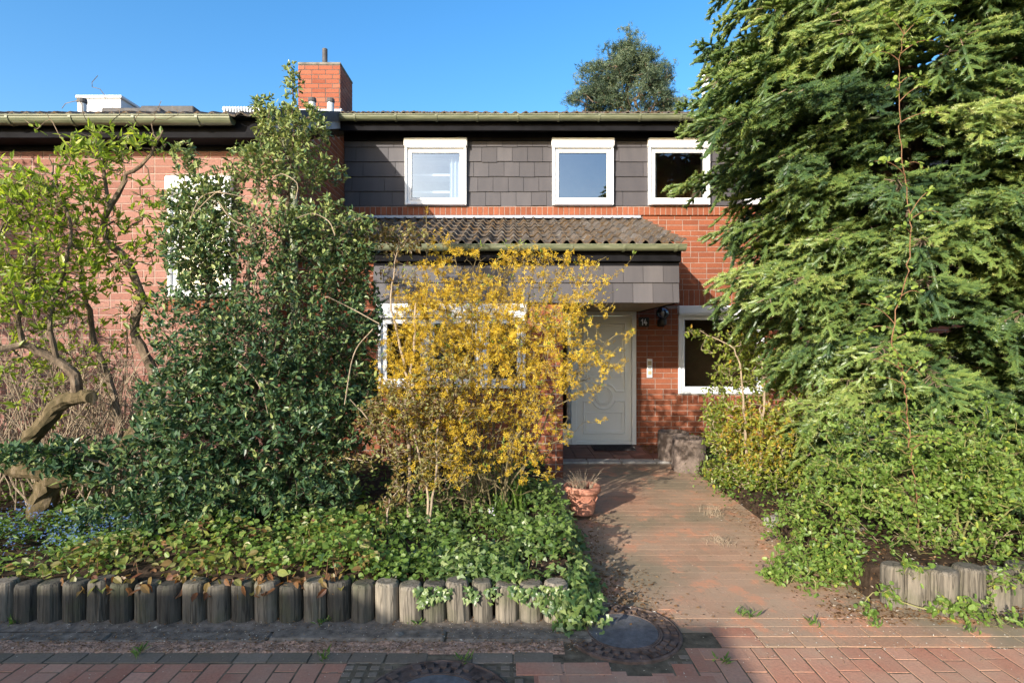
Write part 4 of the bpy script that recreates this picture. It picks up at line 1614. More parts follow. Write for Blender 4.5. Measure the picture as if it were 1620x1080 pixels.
class Plant:
    """stems plus twigs grown one by one from the nearest wood to scattered tips"""

    def __init__(self, stems, seg=.07, up=.25, wob=.012):
        self.pos, self.par, self.dir = [], [], []
        self.chains = []
        self.seg, self.up, self.wob = seg, up, wob
        self.stem_nodes = 0
        self.minr = {}
        for st in stems:
            pts, rad = st
            s = spline(pts, seg)
            s = s + rng.normal(0, wob, s.shape) * np.linspace(0, 1, len(s))[:, None]
            r = np.interp(np.linspace(0, 1, len(s)), np.linspace(0, 1, len(rad)), rad)
            ch = []
            for i in range(len(s)):
                self.pos.append(s[i])
                self.par.append(ch[-1] if ch else -1)
                self.dir.append(norm(s[min(i + 1, len(s) - 1)] - s[max(i - 1, 0)]))
                self.minr[len(self.pos) - 1] = r[i]
                ch.append(len(self.pos) - 1)
            self.chains.append(ch)
        self.stem_nodes = len(self.pos)
        self.tips = []

    def grow(self, pts, maxd=9.0, curve=.45, sort=True, from_low=0.0):
        A = np.zeros((len(self.pos) + len(pts) * 60, 3))
        A[:len(self.pos)] = self.pos
        cnt = len(self.pos)
        if sort:
            d0 = np.array([np.min(np.sum((A[:cnt] - p) ** 2, 1)) for p in pts])
            pts = pts[np.argsort(d0)]
        for p in pts:
            dv = p - A[:cnt]
            d2 = np.sum(dv ** 2, 1)
            # prefer wood below and inside
            pen = d2 * (1 + .8 * (dv[:, 2] < 0)) + from_low * np.maximum(0, A[:cnt, 2] - p[2] + .3) ** 2
            i = int(np.argmin(pen))
            dist = math.sqrt(d2[i])
            if dist < .02 or dist > maxd: continue
            p0 = A[i]
            mid = p0 + self.dir[i] * dist * curve + np.array([0, 0, 1]) * dist * self.up * .5
            m = max(3, int(dist / self.seg) + 2)
            c = bez(p0, mid, p, m)
            c[1:] += rng.normal(0, self.wob, (m - 1, 3)) * min(1, dist * 3)
            ch = [i]
            for q in range(1, m):
                A[cnt] = c[q]
                self.pos.append(c[q])
                self.par.append(ch[-1])
                self.dir.append(norm(c[q] - c[q - 1]))
                ch.append(cnt)
                cnt += 1
            self.chains.append(ch)
            self.tips.append(cnt - 1)
        return self

    def radii(self, tip=.0018, ex=.42):
        n = len(self.pos)
        w = np.zeros(n)
        ischild = np.zeros(n, bool)
        par = np.array(self.par)
        has = np.zeros(n, bool)
        has[par[par >= 0]] = True
        w[~has] = 1
        for i in range(n - 1, -1, -1):
            if par[i] >= 0: w[par[i]] += w[i]
        r = tip * np.maximum(w, 1) ** ex
        for i, m in self.minr.items(): r[i] = max(min(r[i], m * 1.25), m)
        self.r = r
        return r

    def wood(self, mat, sides=5, stem_sides=9, tip=.0018, ex=.42, wob=.0):
        r = self.radii(tip, ex)
        g = Geo()
        A = np.array(self.pos)
        for ch in self.chains:
            rr = r[ch].copy()
            if ch[0] not in self.minr or len(ch) < 2: pass
            if len(ch) > 1 and self.par[ch[0]] >= -1 and ch[0] != 0: rr[0] = min(rr[0], rr[1] * 1.15)
            st = ch[-1] < self.stem_nodes
            g.tube(A[ch], rr, stem_sides if st else (sides if rr.max() > .004 else 3), 0, .5, cap=st, wob=wob if st else 0)
        return g

    def twig_nodes(self, rmax=.008, skip_stem=True):
        A = np.array(self.pos)
        idx = np.arange(len(A))
        ok = self.r < rmax
        if skip_stem: ok &= idx >= self.stem_nodes
        return A[ok], np.array(self.dir)[ok], idx[ok]


def sprout(P0, D0, per, spread=.9, upb=.25):
    """repeat twig nodes `per` times and give every leaf an outward axis and a rough upper side"""
    n = len(P0)
    k = rng.poisson(per, n) if np.isscalar(per) else per
    P1 = np.repeat(P0, k, 0) + rng.normal(0, .012, (k.sum(), 3))
    D1 = np.repeat(D0, k, 0)
    ax = norm(D1 * .6 + unit_rand(len(P1)) * spread + np.array([0, 0, upb]))
    nr = norm(np.array([0, -.35, 1.0]) + unit_rand(len(P1)) * .75)
    return P1, ax, nr


# ------------------------------------------------------------------ conifer sprays
def needles(g, p0, p1, cnt, ln, wd, tone, mat=0, flat=.35, fw=.45, off=0.0):
    """needle triangles round the twigs p0 -> p1"""
    n = len(p0)
    ax = norm(p1 - p0)
    up = np.array([0, 0, 1.0])
    s = norm(np.cross(ax, up) + 1e-4)
    u = np.cross(s, ax)
    T = rng.random((n, cnt))
    T = (np.arange(cnt)[None] + T * .8) / cnt
    ph = rng.uniform(-math.pi, math.pi, (n, cnt))
    cs, sn = np.cos(ph), np.sin(ph) * (1 - flat) + .22
    b = p0[:, None] + (p1 - p0)[:, None] * T[..., None]
    d = s[:, None] * cs[..., None] + u[:, None] * sn[..., None]
    d = norm(d * .90 + ax[:, None] * fw)
    L = (ln * rng.uniform(.75, 1.15, (n, cnt)) + off)[..., None]
    tip = b + d * L
    sd = norm(np.cross(d, unit_rand(n * cnt).reshape(n, cnt, 3))) * wd
    V = np.stack([b + sd, b - sd, tip + sd * .35, tip - sd * .35], 2).reshape(-1, 4, 3)
    tn = np.clip(np.repeat(tone[:, None], cnt, 1) + rng.normal(0, .07, (n, cnt)), 0, 1)
    R = np.repeat(tn.ravel(), 4)
    i = np.arange(n * cnt)[:, None] * 4
    F = np.concatenate([i, i + 1, i + 3, i + 2], 1)
    g.add(V.reshape(-1, 3), F, mat, R, np.zeros((len(V) * 4, 2)))


def prisms(g, p0, p1, r, mat=0):
    ax = norm(p1 - p0)
    s = norm(np.cross(ax, np.array([.1, .2, 1.0])))
    u = np.cross(s, ax)
    V = []
    for k in range(3):
        a = k * 2.0944
        o = (s * math.cos(a) + u * math.sin(a)) * r
        V.append(p0 + o)
        V.append(p1 + o * .6)
    V = np.stack(V, 1).reshape(-1, 3)
    i = np.arange(len(p0))[:, None] * 6
    F = np.concatenate([np.concatenate([i + a, i + b, i + c, i + d], 1) for a, b, c, d in ((0, 2, 3, 1), (2, 4, 5, 3), (4, 0, 1, 5))])
    g.add(V, F, mat, .5, np.zeros((len(V), 2)))


def cores(g, p0, p1, r, tone, mat=0):
    """tapered soft cores that carry the needles of each shoot"""
    n = len(p0)
    ax = norm(p1 - p0)
    s = norm(np.cross(ax, np.array([.11, .17, 1.0])))
    u = np.cross(s, ax)
    V = []
    for t, k in ((0.0, .55), (.35, 1.0), (.8, .85)):
        c = p0 + (p1 - p0) * t
        for a in range(5):
            th = a * 2 * math.pi / 5
            V.append(c + (s * math.cos(th) + u * math.sin(th)) * (r * k)[:, None])
    V.append(p1 + ax * (r * .3)[:, None])
    V = np.stack(V, 1).reshape(-1, 3)
    i = np.arange(n)[:, None] * 16
    F4 = np.concatenate([np.concatenate([i + rg * 5 + a, i + rg * 5 + (a + 1) % 5, i + rg * 5 + 5 + (a + 1) % 5, i + rg * 5 + 5 + a], 1) for rg in (0, 1) for a in range(5)])
    F3 = np.concatenate([np.concatenate([i + 10 + a, i + 10 + (a + 1) % 5, i + 15], 1) for a in range(5)])
    b = g.n
    g.add(V, F4, mat, np.repeat(tone, 16), np.zeros((len(V), 2)))
    g.ch.append((np.zeros((0, 3)), F3 + b, mat, np.zeros(0), np.zeros((0, 2))))


def fir(base, H, Lfun, zlo, zhi, seed, per_m=14, droop=.28, lat=.13, tw=.078, nspray=7, sagk=1.0, extra=()):
    """trunk, limbs carrying flat sprays of laterals set with stubby shoots"""
    R = np.random.default_rng(seed)
    base = np.asarray(base, float)
    tg = Geo()
    zz = np.linspace(0, H, 24)
    tp = np.stack([base[0] + .03 * np.sin(zz * .8), base[1] + .03 * np.cos(zz * 1.1), base[2] + zz], 1)
    tg.tube(tp, np.interp(zz, [0, .3, H], [.19, .15, .015]), 12, 0, wob=.03)
    S0, S1, TN = [], [], []
    W0, W1, WR = [], [], []
    up = np.array([0, 0, 1.0])

    def fan(o, ld, nrm, ll, sag, tone0):
        m = max(2, int(ll / tw))
        tt = np.linspace(0, 1, m + 1)[:, None]
        lp = o + ld * ll * tt - up * ll * sag * tt ** 2
        W0.append(lp[:-1]); W1.append(lp[1:]); WR.append(np.linspace(.0055, .0025, m))
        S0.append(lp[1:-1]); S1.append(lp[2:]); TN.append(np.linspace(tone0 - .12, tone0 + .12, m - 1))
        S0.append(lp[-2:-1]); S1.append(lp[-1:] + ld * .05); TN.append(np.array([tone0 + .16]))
        sv = norm(np.cross(nrm, ld))
        for k in range(1, m + 1):
            q = k / m
            for sg in (-1, 1):
                if R.random() < .10: continue
                a2 = math.radians(R.normal(48, 5))
                tl = min(.13, .060 + .32 * ll * (1 - q)) * R.uniform(.8, 1.15)
                td = norm(ld * math.cos(a2) + sv * sg * math.sin(a2) + nrm * R.normal(.05, .09))
                x0 = lp[k] + ld * R.normal(0, .006)
                if tl > .10:
                    md = x0 + td * tl * .55
                    S0.append(x0[None]); S1.append(md[None]); TN.append(np.array([tone0 - .02 + R.normal(0, .07)]))
                    for d2, l2, tq in ((norm(td + ld * .25), .55, .12), (norm(td + ld * .9), .42, .08), (norm(td - ld * .45), .36, .06)):
                        S0.append(md[None]); S1.append((md + d2 * tl * l2)[None]); TN.append(np.array([tone0 + tq + R.normal(0, .07)]))
                else:
                    S0.append(x0[None]); S1.append((x0 + td * tl)[None]); TN.append(np.array([tone0 + .08 + R.normal(0, .07)]))

    nb = int((zhi - zlo) * per_m)
    for b in range(nb + len(extra)):
        h = zlo + (zhi - zlo) * (b + R.random()) / nb
        az = b * 2.39996 + R.normal(0, .25)
        if b >= nb: h, az = extra[b - nb]
        back = math.sin(az)
        if b < nb and back > .5 and R.random() < .6: continue
        if h > 5.4 and R.random() < .35: continue
        L = Lfun(h, az) * R.uniform(.78, 1.08)
        if L < .15: continue
        o = base + np.array([0, 0, h])
        dr = np.array([math.cos(az), math.sin(az), 0])
        sd = np.array([-dr[1], dr[0], 0])
        dp = droop * R.uniform(.5, 1.4) * (1.2 - .6 * h / H)
        rise = .28 * R.uniform(.1, 1.6)
        swing = R.normal(0, .10)

        def at(s):
            return o + dr * (L * s) + sd * (L * swing * s * s) + up * L * (rise * s - (rise + dp) * s ** 2 * 1.05 + .42 * dp * s ** 3 + .10 * s ** 4)
        ss = np.linspace(0, 1, max(6, int(L / .09)))
        pts = np.array([at(s) for s in ss])
        tg.tube(pts, np.interp(ss, [0, .5, 1], [.016 + .009 * L, .010, .003]), 5, 0, cap=False)
        k0 = max(1, int(len(ss) * .5))
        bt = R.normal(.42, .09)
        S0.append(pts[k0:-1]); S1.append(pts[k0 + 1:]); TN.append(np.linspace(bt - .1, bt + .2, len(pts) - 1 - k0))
        s = .18 + R.random() * .05
        side = 1
        while s < 1.0:
            side = -side
            pl_ = at(s)
            tg_ = norm(at(min(1, s + .03)) - at(s - .03))
            ll = min(.56, (.12 + .46 * L * (1 - s) ** .8)) * R.uniform(.75, 1.12)
            ang = math.radians(R.uniform(44, 58))
            sdv = norm(np.cross(up, tg_)) * side
            ld = norm(tg_ * math.cos(ang) + sdv * math.sin(ang) + up * R.normal(-.12, .20))
            nrm = norm(up + dr * R.uniform(.1, .9) + R.normal(0, .2, 3))
            fan(pl_, ld, nrm, ll, R.uniform(.02, .16) * sagk, bt + np.interp(s, [.2, .55, .85, 1], [-.22, -.04, .10, .16]) + R.normal(0, .05))  # tone falls inward: inner crown shade put into needle colour, young tips paler
            s += lat / L * .5
        # sprays hanging below the limb close the crown
        for q in range(nspray):
            s = R.uniform(.35, .95)
            pl_ = at(s)
            tg_ = norm(at(min(1, s + .03)) - at(s - .03))
            ld = norm(tg_ * R.uniform(.2, .9) + sd * R.normal(0, .5) - up * R.uniform(.25, 1.1))
            nrm = norm(dr * .8 + up * .7 + R.normal(0, .2, 3))
            fan(pl_, ld, nrm, R.uniform(.20, .42), .05, bt + R.normal(.0, .08))
    S0, S1, TN = np.vstack(S0), np.vstack(S1), np.concatenate(TN)
    W0, W1, WR = np.vstack(W0), np.vstack(W1), np.concatenate(WR)
    prisms(tg, W0, W1, WR[:, None])
    return tg, S0, S1, np.clip(TN, 0, 1)


def shoots(g, S0, S1, TN, rc=.0125, cnt=38, ln=.0120, wd=.0021):
    # reach past the node a little so that shoots join
    d = norm(S1 - S0)
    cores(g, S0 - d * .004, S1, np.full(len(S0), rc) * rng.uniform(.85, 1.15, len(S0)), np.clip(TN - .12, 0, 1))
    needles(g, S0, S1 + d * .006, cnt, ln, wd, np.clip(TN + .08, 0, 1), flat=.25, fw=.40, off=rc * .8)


# ------------------------------------------------------------------ leaf materials
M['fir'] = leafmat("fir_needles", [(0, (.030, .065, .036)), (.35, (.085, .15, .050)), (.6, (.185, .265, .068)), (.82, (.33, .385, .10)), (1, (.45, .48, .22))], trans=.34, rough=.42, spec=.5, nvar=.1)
M['pine'] = leafmat("pine_needles", [(0, (.03, .05, .034)), (.5, (.075, .11, .062)), (1, (.16, .20, .11))], trans=.15, rough=.5, nvar=.1)
M['holly'] = leafmat("glossy_holly_leaf", [(0, (.028, .060, .032)), (.45, (.062, .118, .050)), (.72, (.145, .195, .066)), (1, (.26, .30, .10))], trans=.16, rough=.36, spec=.3, nvar=.2)
M['magnolia'] = leafmat("young_yellow_green_leaf", [(0, (.09, .14, .02)), (.5, (.19, .26, .035)), (.85, (.30, .36, .05)), (1, (.40, .42, .07))], trans=.45, rough=.4, tboost=1.7)
M['forsythia'] = leafmat("forsythia_petal", [(0, (.30, .18, .02)), (.4, (.52, .34, .025)), (.8, (.70, .51, .06)), (1, (.78, .62, .12))], trans=.3, rough=.6, spec=.2, tboost=1.0, nvar=.15)
M['bud'] = leafmat("young_bud_leaf", [(0, (.10, .15, .02)), (.5, (.20, .28, .04)), (1, (.30, .38, .07))], trans=.4)
M['rose'] = leafmat("bronze_rose_leaf", [(0, (.10, .045, .018)), (.35, (.17, .11, .035)), (.7, (.21, .19, .055)), (1, (.27, .28, .10))], trans=.3)
M['drybrown'] = leafmat("dry_brown_leaf", [(0, (.09, .045, .02)), (.45, (.19, .10, .045)), (.85, (.34, .22, .12)), (1, (.60, .54, .46))], trans=.2, rough=.8, spec=.15)
M['ivy'] = leafmat("ivy_leaf", [(0, (.035, .075, .022)), (.45, (.09, .15, .038)), (.8, (.17, .23, .065)), (1, (.27, .31, .12))], trans=.25, rough=.38, spec=.5)
M['bergenia'] = leafmat("lime_and_brown_perennial_leaf", [(0, (.16, .06, .025)), (.22, (.24, .125, .05)), (.42, (.21, .17, .055)), (.6, (.20, .235, .055)), (.85, (.29, .31, .08)), (1, (.40, .36, .15))], trans=.4, rough=.42)
M['grassgreen'] = leafmat("fresh_green_leaf", [(0, (.05, .10, .018)), (.5, (.10, .175, .03)), (1, (.19, .27, .055))], trans=.4, rough=.45)
M['blue'] = leafmat("blue_forget_me_not_petal", [(0, (.08, .16, .45)), (1, (.22, .36, .70))], trans=.2, rough=.6, nvar=.1)
M['lilac'] = leafmat("pale_lilac_petal", [(0, (.50, .42, .62)), (1, (.70, .64, .78))], trans=.3, nvar=.1)
M['golden'] = leafmat("golden_green_leaf", [(0, (.07, .11, .02)), (.4, (.16, .21, .035)), (.75, (.27, .30, .05)), (.92, (.38, .34, .05)), (1, (.40, .24, .04))], trans=.4, rough=.4)
M['currant'] = leafmat("bright_green_rose_leaf", [(0, (.06, .11, .02)), (.5, (.135, .215, .04)), (.9, (.22, .31, .07)), (1, (.34, .36, .06))], trans=.4, rough=.42)
M['vine'] = leafmat("light_vine_leaf", [(0, (.16, .24, .04)), (1, (.30, .38, .08))], trans=.45)
# ------------------------------------------------------------------ gnarled magnolia-like tree on the left
def pl(*q):
    return [P(x, y, d) for x, y, d in q]


t = empty("gnarled_tree", tuple(P(62, 800, 4.7)))
tag(t, "old gnarled tree with twisted mossy limbs and fresh yellow green leaves before the pale wall", "tree")
st_moss = [
    (pl((66, 815, 4.75), (72, 780, 4.72), (80, 755, 4.70), (66, 744, 4.68), (30, 742, 4.66), (-25, 730, 4.6)), [.095, .10, .085, .07, .06, .045]),
    (pl((80, 757, 4.70), (112, 752, 4.72), (150, 745, 4.75), (190, 720, 4.78), (222, 668, 4.80), (240, 645, 4.80)), [.085, .085, .07, .06, .055, .05]),
    (pl((48, 745, 4.66), (44, 700, 4.60), (60, 680, 4.58), (80, 655, 4.56), (100, 634, 4.55), (133, 628, 4.53), (141, 626, 4.50)), [.06, .058, .060, .062, .060, .055, .045]),
]
st_bark = [
    (pl((240, 645, 4.80), (255, 624, 4.80), (247, 598, 4.80), (230, 560, 4.78), (213, 528, 4.76), (214, 505, 4.75), (226, 478, 4.74), (218, 450, 4.73), (200, 413, 4.70), (170, 380, 4.68), (163, 352, 4.66)), [.050, .042, .038, .037, .036, .034, .032, .031, .029, .026, .024]),
    (pl((163, 352, 4.66), (176, 324, 4.66), (193, 296, 4.64), (200, 276, 4.62), (222, 263, 4.60), (245, 232, 4.58), (259, 207, 4.56)), [.022, .020, .018, .015, .013, .010, .006]),
    (pl((164, 356, 4.66), (170, 322, 4.70), (166, 289, 4.72), (162, 262, 4.72), (152, 235, 4.70), (150, 205, 4.70)), [.020, .017, .015, .012, .009, .005]),
    (pl((122, 622, 4.54), (118, 592, 4.50), (90, 570, 4.46), (60, 555, 4.42), (37, 547, 4.38), (0, 552, 4.32), (-40, 548, 4.25)), [.042, .036, .031, .029, .026, .024, .02]),
    (pl((190, 700, 4.80), (184, 640, 4.85), (163, 575, 4.88), (146, 530, 4.9), (141, 490, 4.9), (128, 440, 4.88), (128, 380, 4.85)), [.028, .026, .025, .023, .021, .014, .007]),
    (pl((37, 547, 4.38), (30, 500, 4.36), (52, 440, 4.36), (50, 380, 4.38), (38, 320, 4.4)), [.018, .015, .012, .009, .005]),
    (pl((90, 570, 4.46), (78, 500, 4.4), (100, 430, 4.4), (112, 360, 4.42), (90, 300, 4.45), (78, 250, 4.45)), [.020, .017, .014, .011, .008, .004]),
    (pl((0, 552, 4.32), (-30, 480, 4.3), (-10, 400, 4.3), (10, 340, 4.35)), [.018, .014, .010, .005]),
]
pm = Plant(st_moss, .06, wob=.006)
pm.wood(0)
g = pm.wood(M['bark_moss'], stem_sides=12, wob=.10)
g.tube(pl((137, 627, 4.53), (145, 629, 4.46)), [.046, .043], 14, 0)
g.build("trunk", M['bark_moss'], t)
pt = Plant(st_bark, .06, up=.5, wob=.007)
pts = in_blobs([(40, 400, 4.45, 75, 70, .45, 216), (20, 320, 4.4, 60, 45, .4, 128), (105, 330, 4.5, 60, 55, .45, 192), (150, 250, 4.65, 50, 38, .3, 114),
                (70, 470, 4.4, 80, 45, .45, 153), (170, 230, 4.7, 30, 26, .25, 56), (235, 225, 4.6, 26, 22, .2, 40), (190, 390, 4.7, 60, 45, .35, 117), (100, 290, 4.5, 50, 30, .3, 81),
                (120, 430, 4.6, 70, 55, .4, 153), (-30, 420, 4.4, 50, 80, .4, 102), (130, 560, 4.8, 80, 60, .3, 56), (30, 560, 4.5, 50, 40, .3, 36), (250, 330, 4.7, 40, 40, .25, 46), (20, 480, 4.4, 60, 60, .4, 105), (10, 300, 4.4, 50, 50, .3, 60), (60, 620, 4.7, 90, 60, .4, 45), (215, 480, 4.7, 40, 60, .3, 39)])
pt.grow(pts)
# bare upright shoots at the top
bare = [P(x, y, 4.65) for x, y in ((155, 120), (146, 138), (108, 162), (74, 180), (98, 172), (205, 175), (212, 190), (272, 168), (262, 190), (248, 175), (40, 190), (118, 150), (130, 165), (165, 150), (172, 168), (190, 182), (228, 180), (240, 196), (255, 160), (85, 195), (60, 205), (136, 190), (282, 182))]
pt.grow(np.array(bare), curve=.3)
pt.wood(M['bark'])
pt.wood(M['bark'], tip=.0026, ex=.38, wob=.09).build("limbs", M['bark'], t)
A, D, I = pt.twig_nodes(.006)
g = Geo()
# leaves sit in whorls near the twig tips
tip = np.array([i for i in pt.tips if pt.pos[i][2] < EYE + (540 - 200) / FPX * 4.6])
tp, td = np.array(pt.pos)[tip], np.array(pt.dir)[tip]
P1, ax, nr = sprout(tp, td, np.random.default_rng(8).choice([0, 1, 2, 5], len(tp)), .75, .35)
leaves(g, P1, ax, nr, rng.uniform(.035, .090, len(P1)), rng.uniform(.018, .042, len(P1)), T_OV, 0, np.clip(rng.normal(.58, .25, len(P1)), 0, 1))
P1, ax, nr = sprout(A[A[:, 2] < 3.3], D[A[:, 2] < 3.3], .40, .8, .3)
leaves(g, P1, ax, nr, rng.uniform(.03, .075, len(P1)), rng.uniform(.018, .036, len(P1)), T_OV, 0, np.clip(rng.normal(.42, .25, len(P1)), 0, 1))
g.build("leaves", M['magnolia'], t)

# ------------------------------------------------------------------ thicket of pale bare canes behind it
t = empty("bare_shrub", tuple(P(90, 760, 5.5)))
tag(t, "leafless thicket of thin pale tan canes crossing in front of the shaded brick wall", "shrub")
g = Geo()
for q in range(200):
    x0 = rng.uniform(-60, 270)
    d0 = rng.uniform(4.8, 6.0)
    b0 = P(x0, 770, d0)
    b0[2] = .2
    hgt = rng.uniform(.7, 1.9) * (1 if x0 < 200 else .75)
    lean = np.array([rng.normal(0, .28), rng.normal(-.05, .15), 0])
    bend = np.array([rng.normal(0, .18), rng.normal(0, .12), 0])
    tt = np.linspace(0, 1, 9)[:, None]
    pts = b0 + np.array([0, 0, 1]) * hgt * tt + lean * hgt * tt + bend * hgt * tt ** 2 + rng.normal(0, .010, (9, 3))
    r0 = rng.uniform(.004, .011)
    g.tube(pts, np.linspace(r0, .0022, 9), 5, 0, cap=False)
    for _ in range(int(rng.integers(2, 6))):
        i = int(rng.integers(3, 8))
        e = pts[i] + np.array([rng.normal(0, .18), rng.normal(0, .1), rng.uniform(.08, .35)])
        g.tube(bez(pts[i], pts[i] + (pts[i] - pts[i - 1]) * 1.2, e, 5), np.linspace(.0035, .0014, 5), 4, 0, cap=False)
g.build("canes", M['twig'], t)
g = Geo()
n = 260
pp = in_blobs([(60, 640, 5.1, 110, 90, .3, 50), (150, 560, 5.2, 90, 90, .3, 60)])
P1, ax, nr = sprout(pp, unit_rand(len(pp)), 3, .9, .3)
leaves(g, P1, ax, nr, rng.uniform(.02, .05, len(P1)), rng.uniform(.012, .025, len(P1)), T_OV)
g.build("young_leaves", M['magnolia'], t)

# ------------------------------------------------------------------ tall holly
t = empty("holly_bush", tuple(P(425, 822, 4.75)))
tag(t, "tall dark glossy evergreen holly bush standing between gnarled tree and yellow forsythia", "shrub")
st = [
    (pl((425, 830, 4.75), (424, 740, 4.75), (428, 660, 4.75), (435, 560, 4.75), (440, 450, 4.72), (452, 340, 4.7), (462, 250, 4.7), (465, 180, 4.68), (462, 118, 4.66)), [.050, .046, .042, .036, .030, .022, .015, .008, .003]),
    (pl((415, 828, 4.7), (380, 720, 4.65), (345, 620, 4.6), (330, 520, 4.6), (325, 420, 4.62), (318, 340, 4.65)), [.03, .026, .022, .018, .012, .005]),
    (pl((432, 828, 4.8), (470, 720, 4.85), (505, 620, 4.9), (520, 520, 4.9), (530, 420, 4.88), (520, 350, 4.85)), [.03, .026, .022, .018, .012, .005]),
    (pl((426, 700, 4.75), (400, 600, 4.6), (390, 480, 4.5), (400, 360, 4.5), (410, 270, 4.55), (415, 190, 4.6)), [.025, .022, .018, .014, .009, .004]),
    (pl((420, 826, 4.72), (330, 800, 4.55), (250, 770, 4.45), (170, 735, 4.4), (60, 712, 4.35)), [.02, .018, .014, .010, .004]),
    (pl((440, 450, 4.72), (490, 380, 4.65), (530, 360, 4.6), (570, 345, 4.55)), [.014, .011, .008, .004]),
]
ph = Plant(st, .06, up=.35, wob=.008)
pts = in_blobs([
    (462, 130, 4.66, 12, 32, .08, 26), (418, 180, 4.6, 20, 38, .12, 51), (470, 205, 4.68, 52, 42, .3, 205), (440, 270, 4.66, 75, 45, .4, 324), (525, 270, 4.7, 24, 18, .2, 35), (335, 300, 4.6, 42, 40, .3, 134), (295, 255, 4.6, 18, 30, .15, 47),
    (320, 330, 4.6, 60, 45, .3, 200), (320, 390, 4.55, 60, 55, .3, 120), (320, 420, 4.6, 50, 50, .3, 110), (310, 380, 4.6, 55, 70, .35, 259), (410, 380, 4.6, 90, 70, .5, 454), (520, 355, 4.7, 62, 40, .35, 238), (540, 430, 4.8, 50, 55, .35, 227), (545, 520, 4.8, 50, 60, .35, 259),
    (330, 520, 4.6, 85, 90, .5, 540), (440, 520, 4.6, 110, 90, .55, 691), (320, 650, 4.55, 100, 90, .5, 713), (450, 650, 4.65, 110, 90, .5, 713), (540, 640, 4.75, 60, 90, .35, 324),
    (330, 770, 4.45, 130, 60, .4, 562), (480, 770, 4.6, 90, 60, .35, 367), (180, 730, 4.45, 120, 38, .3, 238), (70, 718, 4.4, 80, 24, .22, 130), (215, 815, 4.3, 110, 38, .3, 194), (560, 400, 4.75, 38, 40, .3, 130), (575, 500, 4.85, 30, 60, .3, 150), (500, 430, 4.7, 60, 60, .4, 160), (570, 620, 4.85, 30, 60, .3, 90), (575, 355, 4.6, 26, 14, .12, 22)])
ph.grow(pts, maxd=1.5)
ph.wood(M['bark'])
ph.wood(M['bark'], tip=.0019, ex=.38, wob=.04).build("stems", M['bark'], t)
A, D, I = ph.twig_nodes(.0045)
P1, ax, nr = sprout(A, D, 3.3, .85, .22)
young = rng.random(len(P1)) < .07
g = Geo()
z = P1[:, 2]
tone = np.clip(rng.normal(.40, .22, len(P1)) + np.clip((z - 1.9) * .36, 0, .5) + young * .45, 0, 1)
L = rng.uniform(.030, .058, len(P1)) * np.where(z < 1.6, 1.18, .95)
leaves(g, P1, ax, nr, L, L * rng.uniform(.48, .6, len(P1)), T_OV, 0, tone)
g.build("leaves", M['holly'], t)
# pale looping dead runners in the crown
g = Geo()
for a in (((300, 345), (335, 310), (352, 305), (400, 320), (432, 360)), ((300, 350), (318, 312), (350, 302)), ((345, 318), (365, 345), (398, 362)), ((470, 345), (495, 338), (520, 350), (530, 372)), ((395, 330), (412, 350), (420, 390), (405, 430)), ((430, 285), (445, 275), (470, 290), (468, 315)), ((520, 470), (560, 490), (600, 512)), ((590, 520), (560, 560), (545, 640)), ((365, 560), (410, 610), (430, 680))):
    g = Geo()
    g.tube(spline(pl(*[(x, y, 4.28 + .1 * random.random()) for x, y in a]), .03), .004, 5, 0, cap=False)
    g.build("dead_runner", M['twig'], t)

# ------------------------------------------------------------------ forsythia
t = empty("forsythia_bush", tuple(P(770, 812, 4.95)))
tag(t, "forsythia bush covered in yellow flowers arching in front of the porch", "shrub")
stems, tipsF = [], []
fc = [(790, 800, 985, 425, 4.9), (785, 800, 960, 405, 5.0), (800, 800, 1000, 525, 4.85), (795, 800, 962, 560, 4.8), (775, 805, 905, 400, 5.1), (770, 805, 860, 395, 5.0), (775, 800, 830, 385, 5.1), (760, 805, 800, 400, 4.9),
      (755, 805, 760, 390, 5.0), (750, 805, 720, 405, 5.0), (745, 805, 690, 430, 4.9), (740, 805, 650, 470, 4.9), (770, 800, 740, 450, 5.2), (780, 800, 880, 460, 5.2), (790, 800, 930, 480, 5.0), (760, 805, 640, 560, 4.7),
      (770, 805, 690, 520, 4.7), (775, 805, 750, 500, 4.6), (780, 805, 820, 480, 4.7), (790, 800, 870, 520, 4.7), (765, 805, 610, 620, 4.6), (760, 805, 660, 650, 4.6), (795, 800, 920, 620, 4.7), (800, 800, 905, 690, 4.8), (750, 808, 700, 720, 4.5),
      (765, 808, 660, 800, 4.45), (770, 808, 745, 745, 4.5), (775, 805, 842, 430, 4.8), (785, 800, 810, 440, 5.3), (770, 800, 780, 470, 5.3), (690, 790, 680, 320, 5.0), (790, 800, 935, 440, 5.1), (700, 815, 850, 610, 4.9), (720, 815, 880, 640, 4.8)]
for x0, y0, x1, y1, d in fc:
    b0 = P(x0 + rng.normal(0, 12), y0 + 10, 4.95 + rng.normal(0, .1))
    b0[2] = .22
    e = P(x1, y1, d)
    mid = b0 * .45 + e * .55
    mid[2] += (e[2] - b0[2]) * .22 + .10
    mid[:2] = b0[:2] * .62 + e[:2] * .38
    mid[:2] += rng.normal(0, .12, 2)
    s = bez(b0, mid, e, 9)
    s[2:-1] += rng.normal(0, .022, s[2:-1].shape)
    stems.append((s, [rng.uniform(.006, .011), .0065, .0022]))
pf_ = Plant(stems, .055, up=.15, wob=.006)
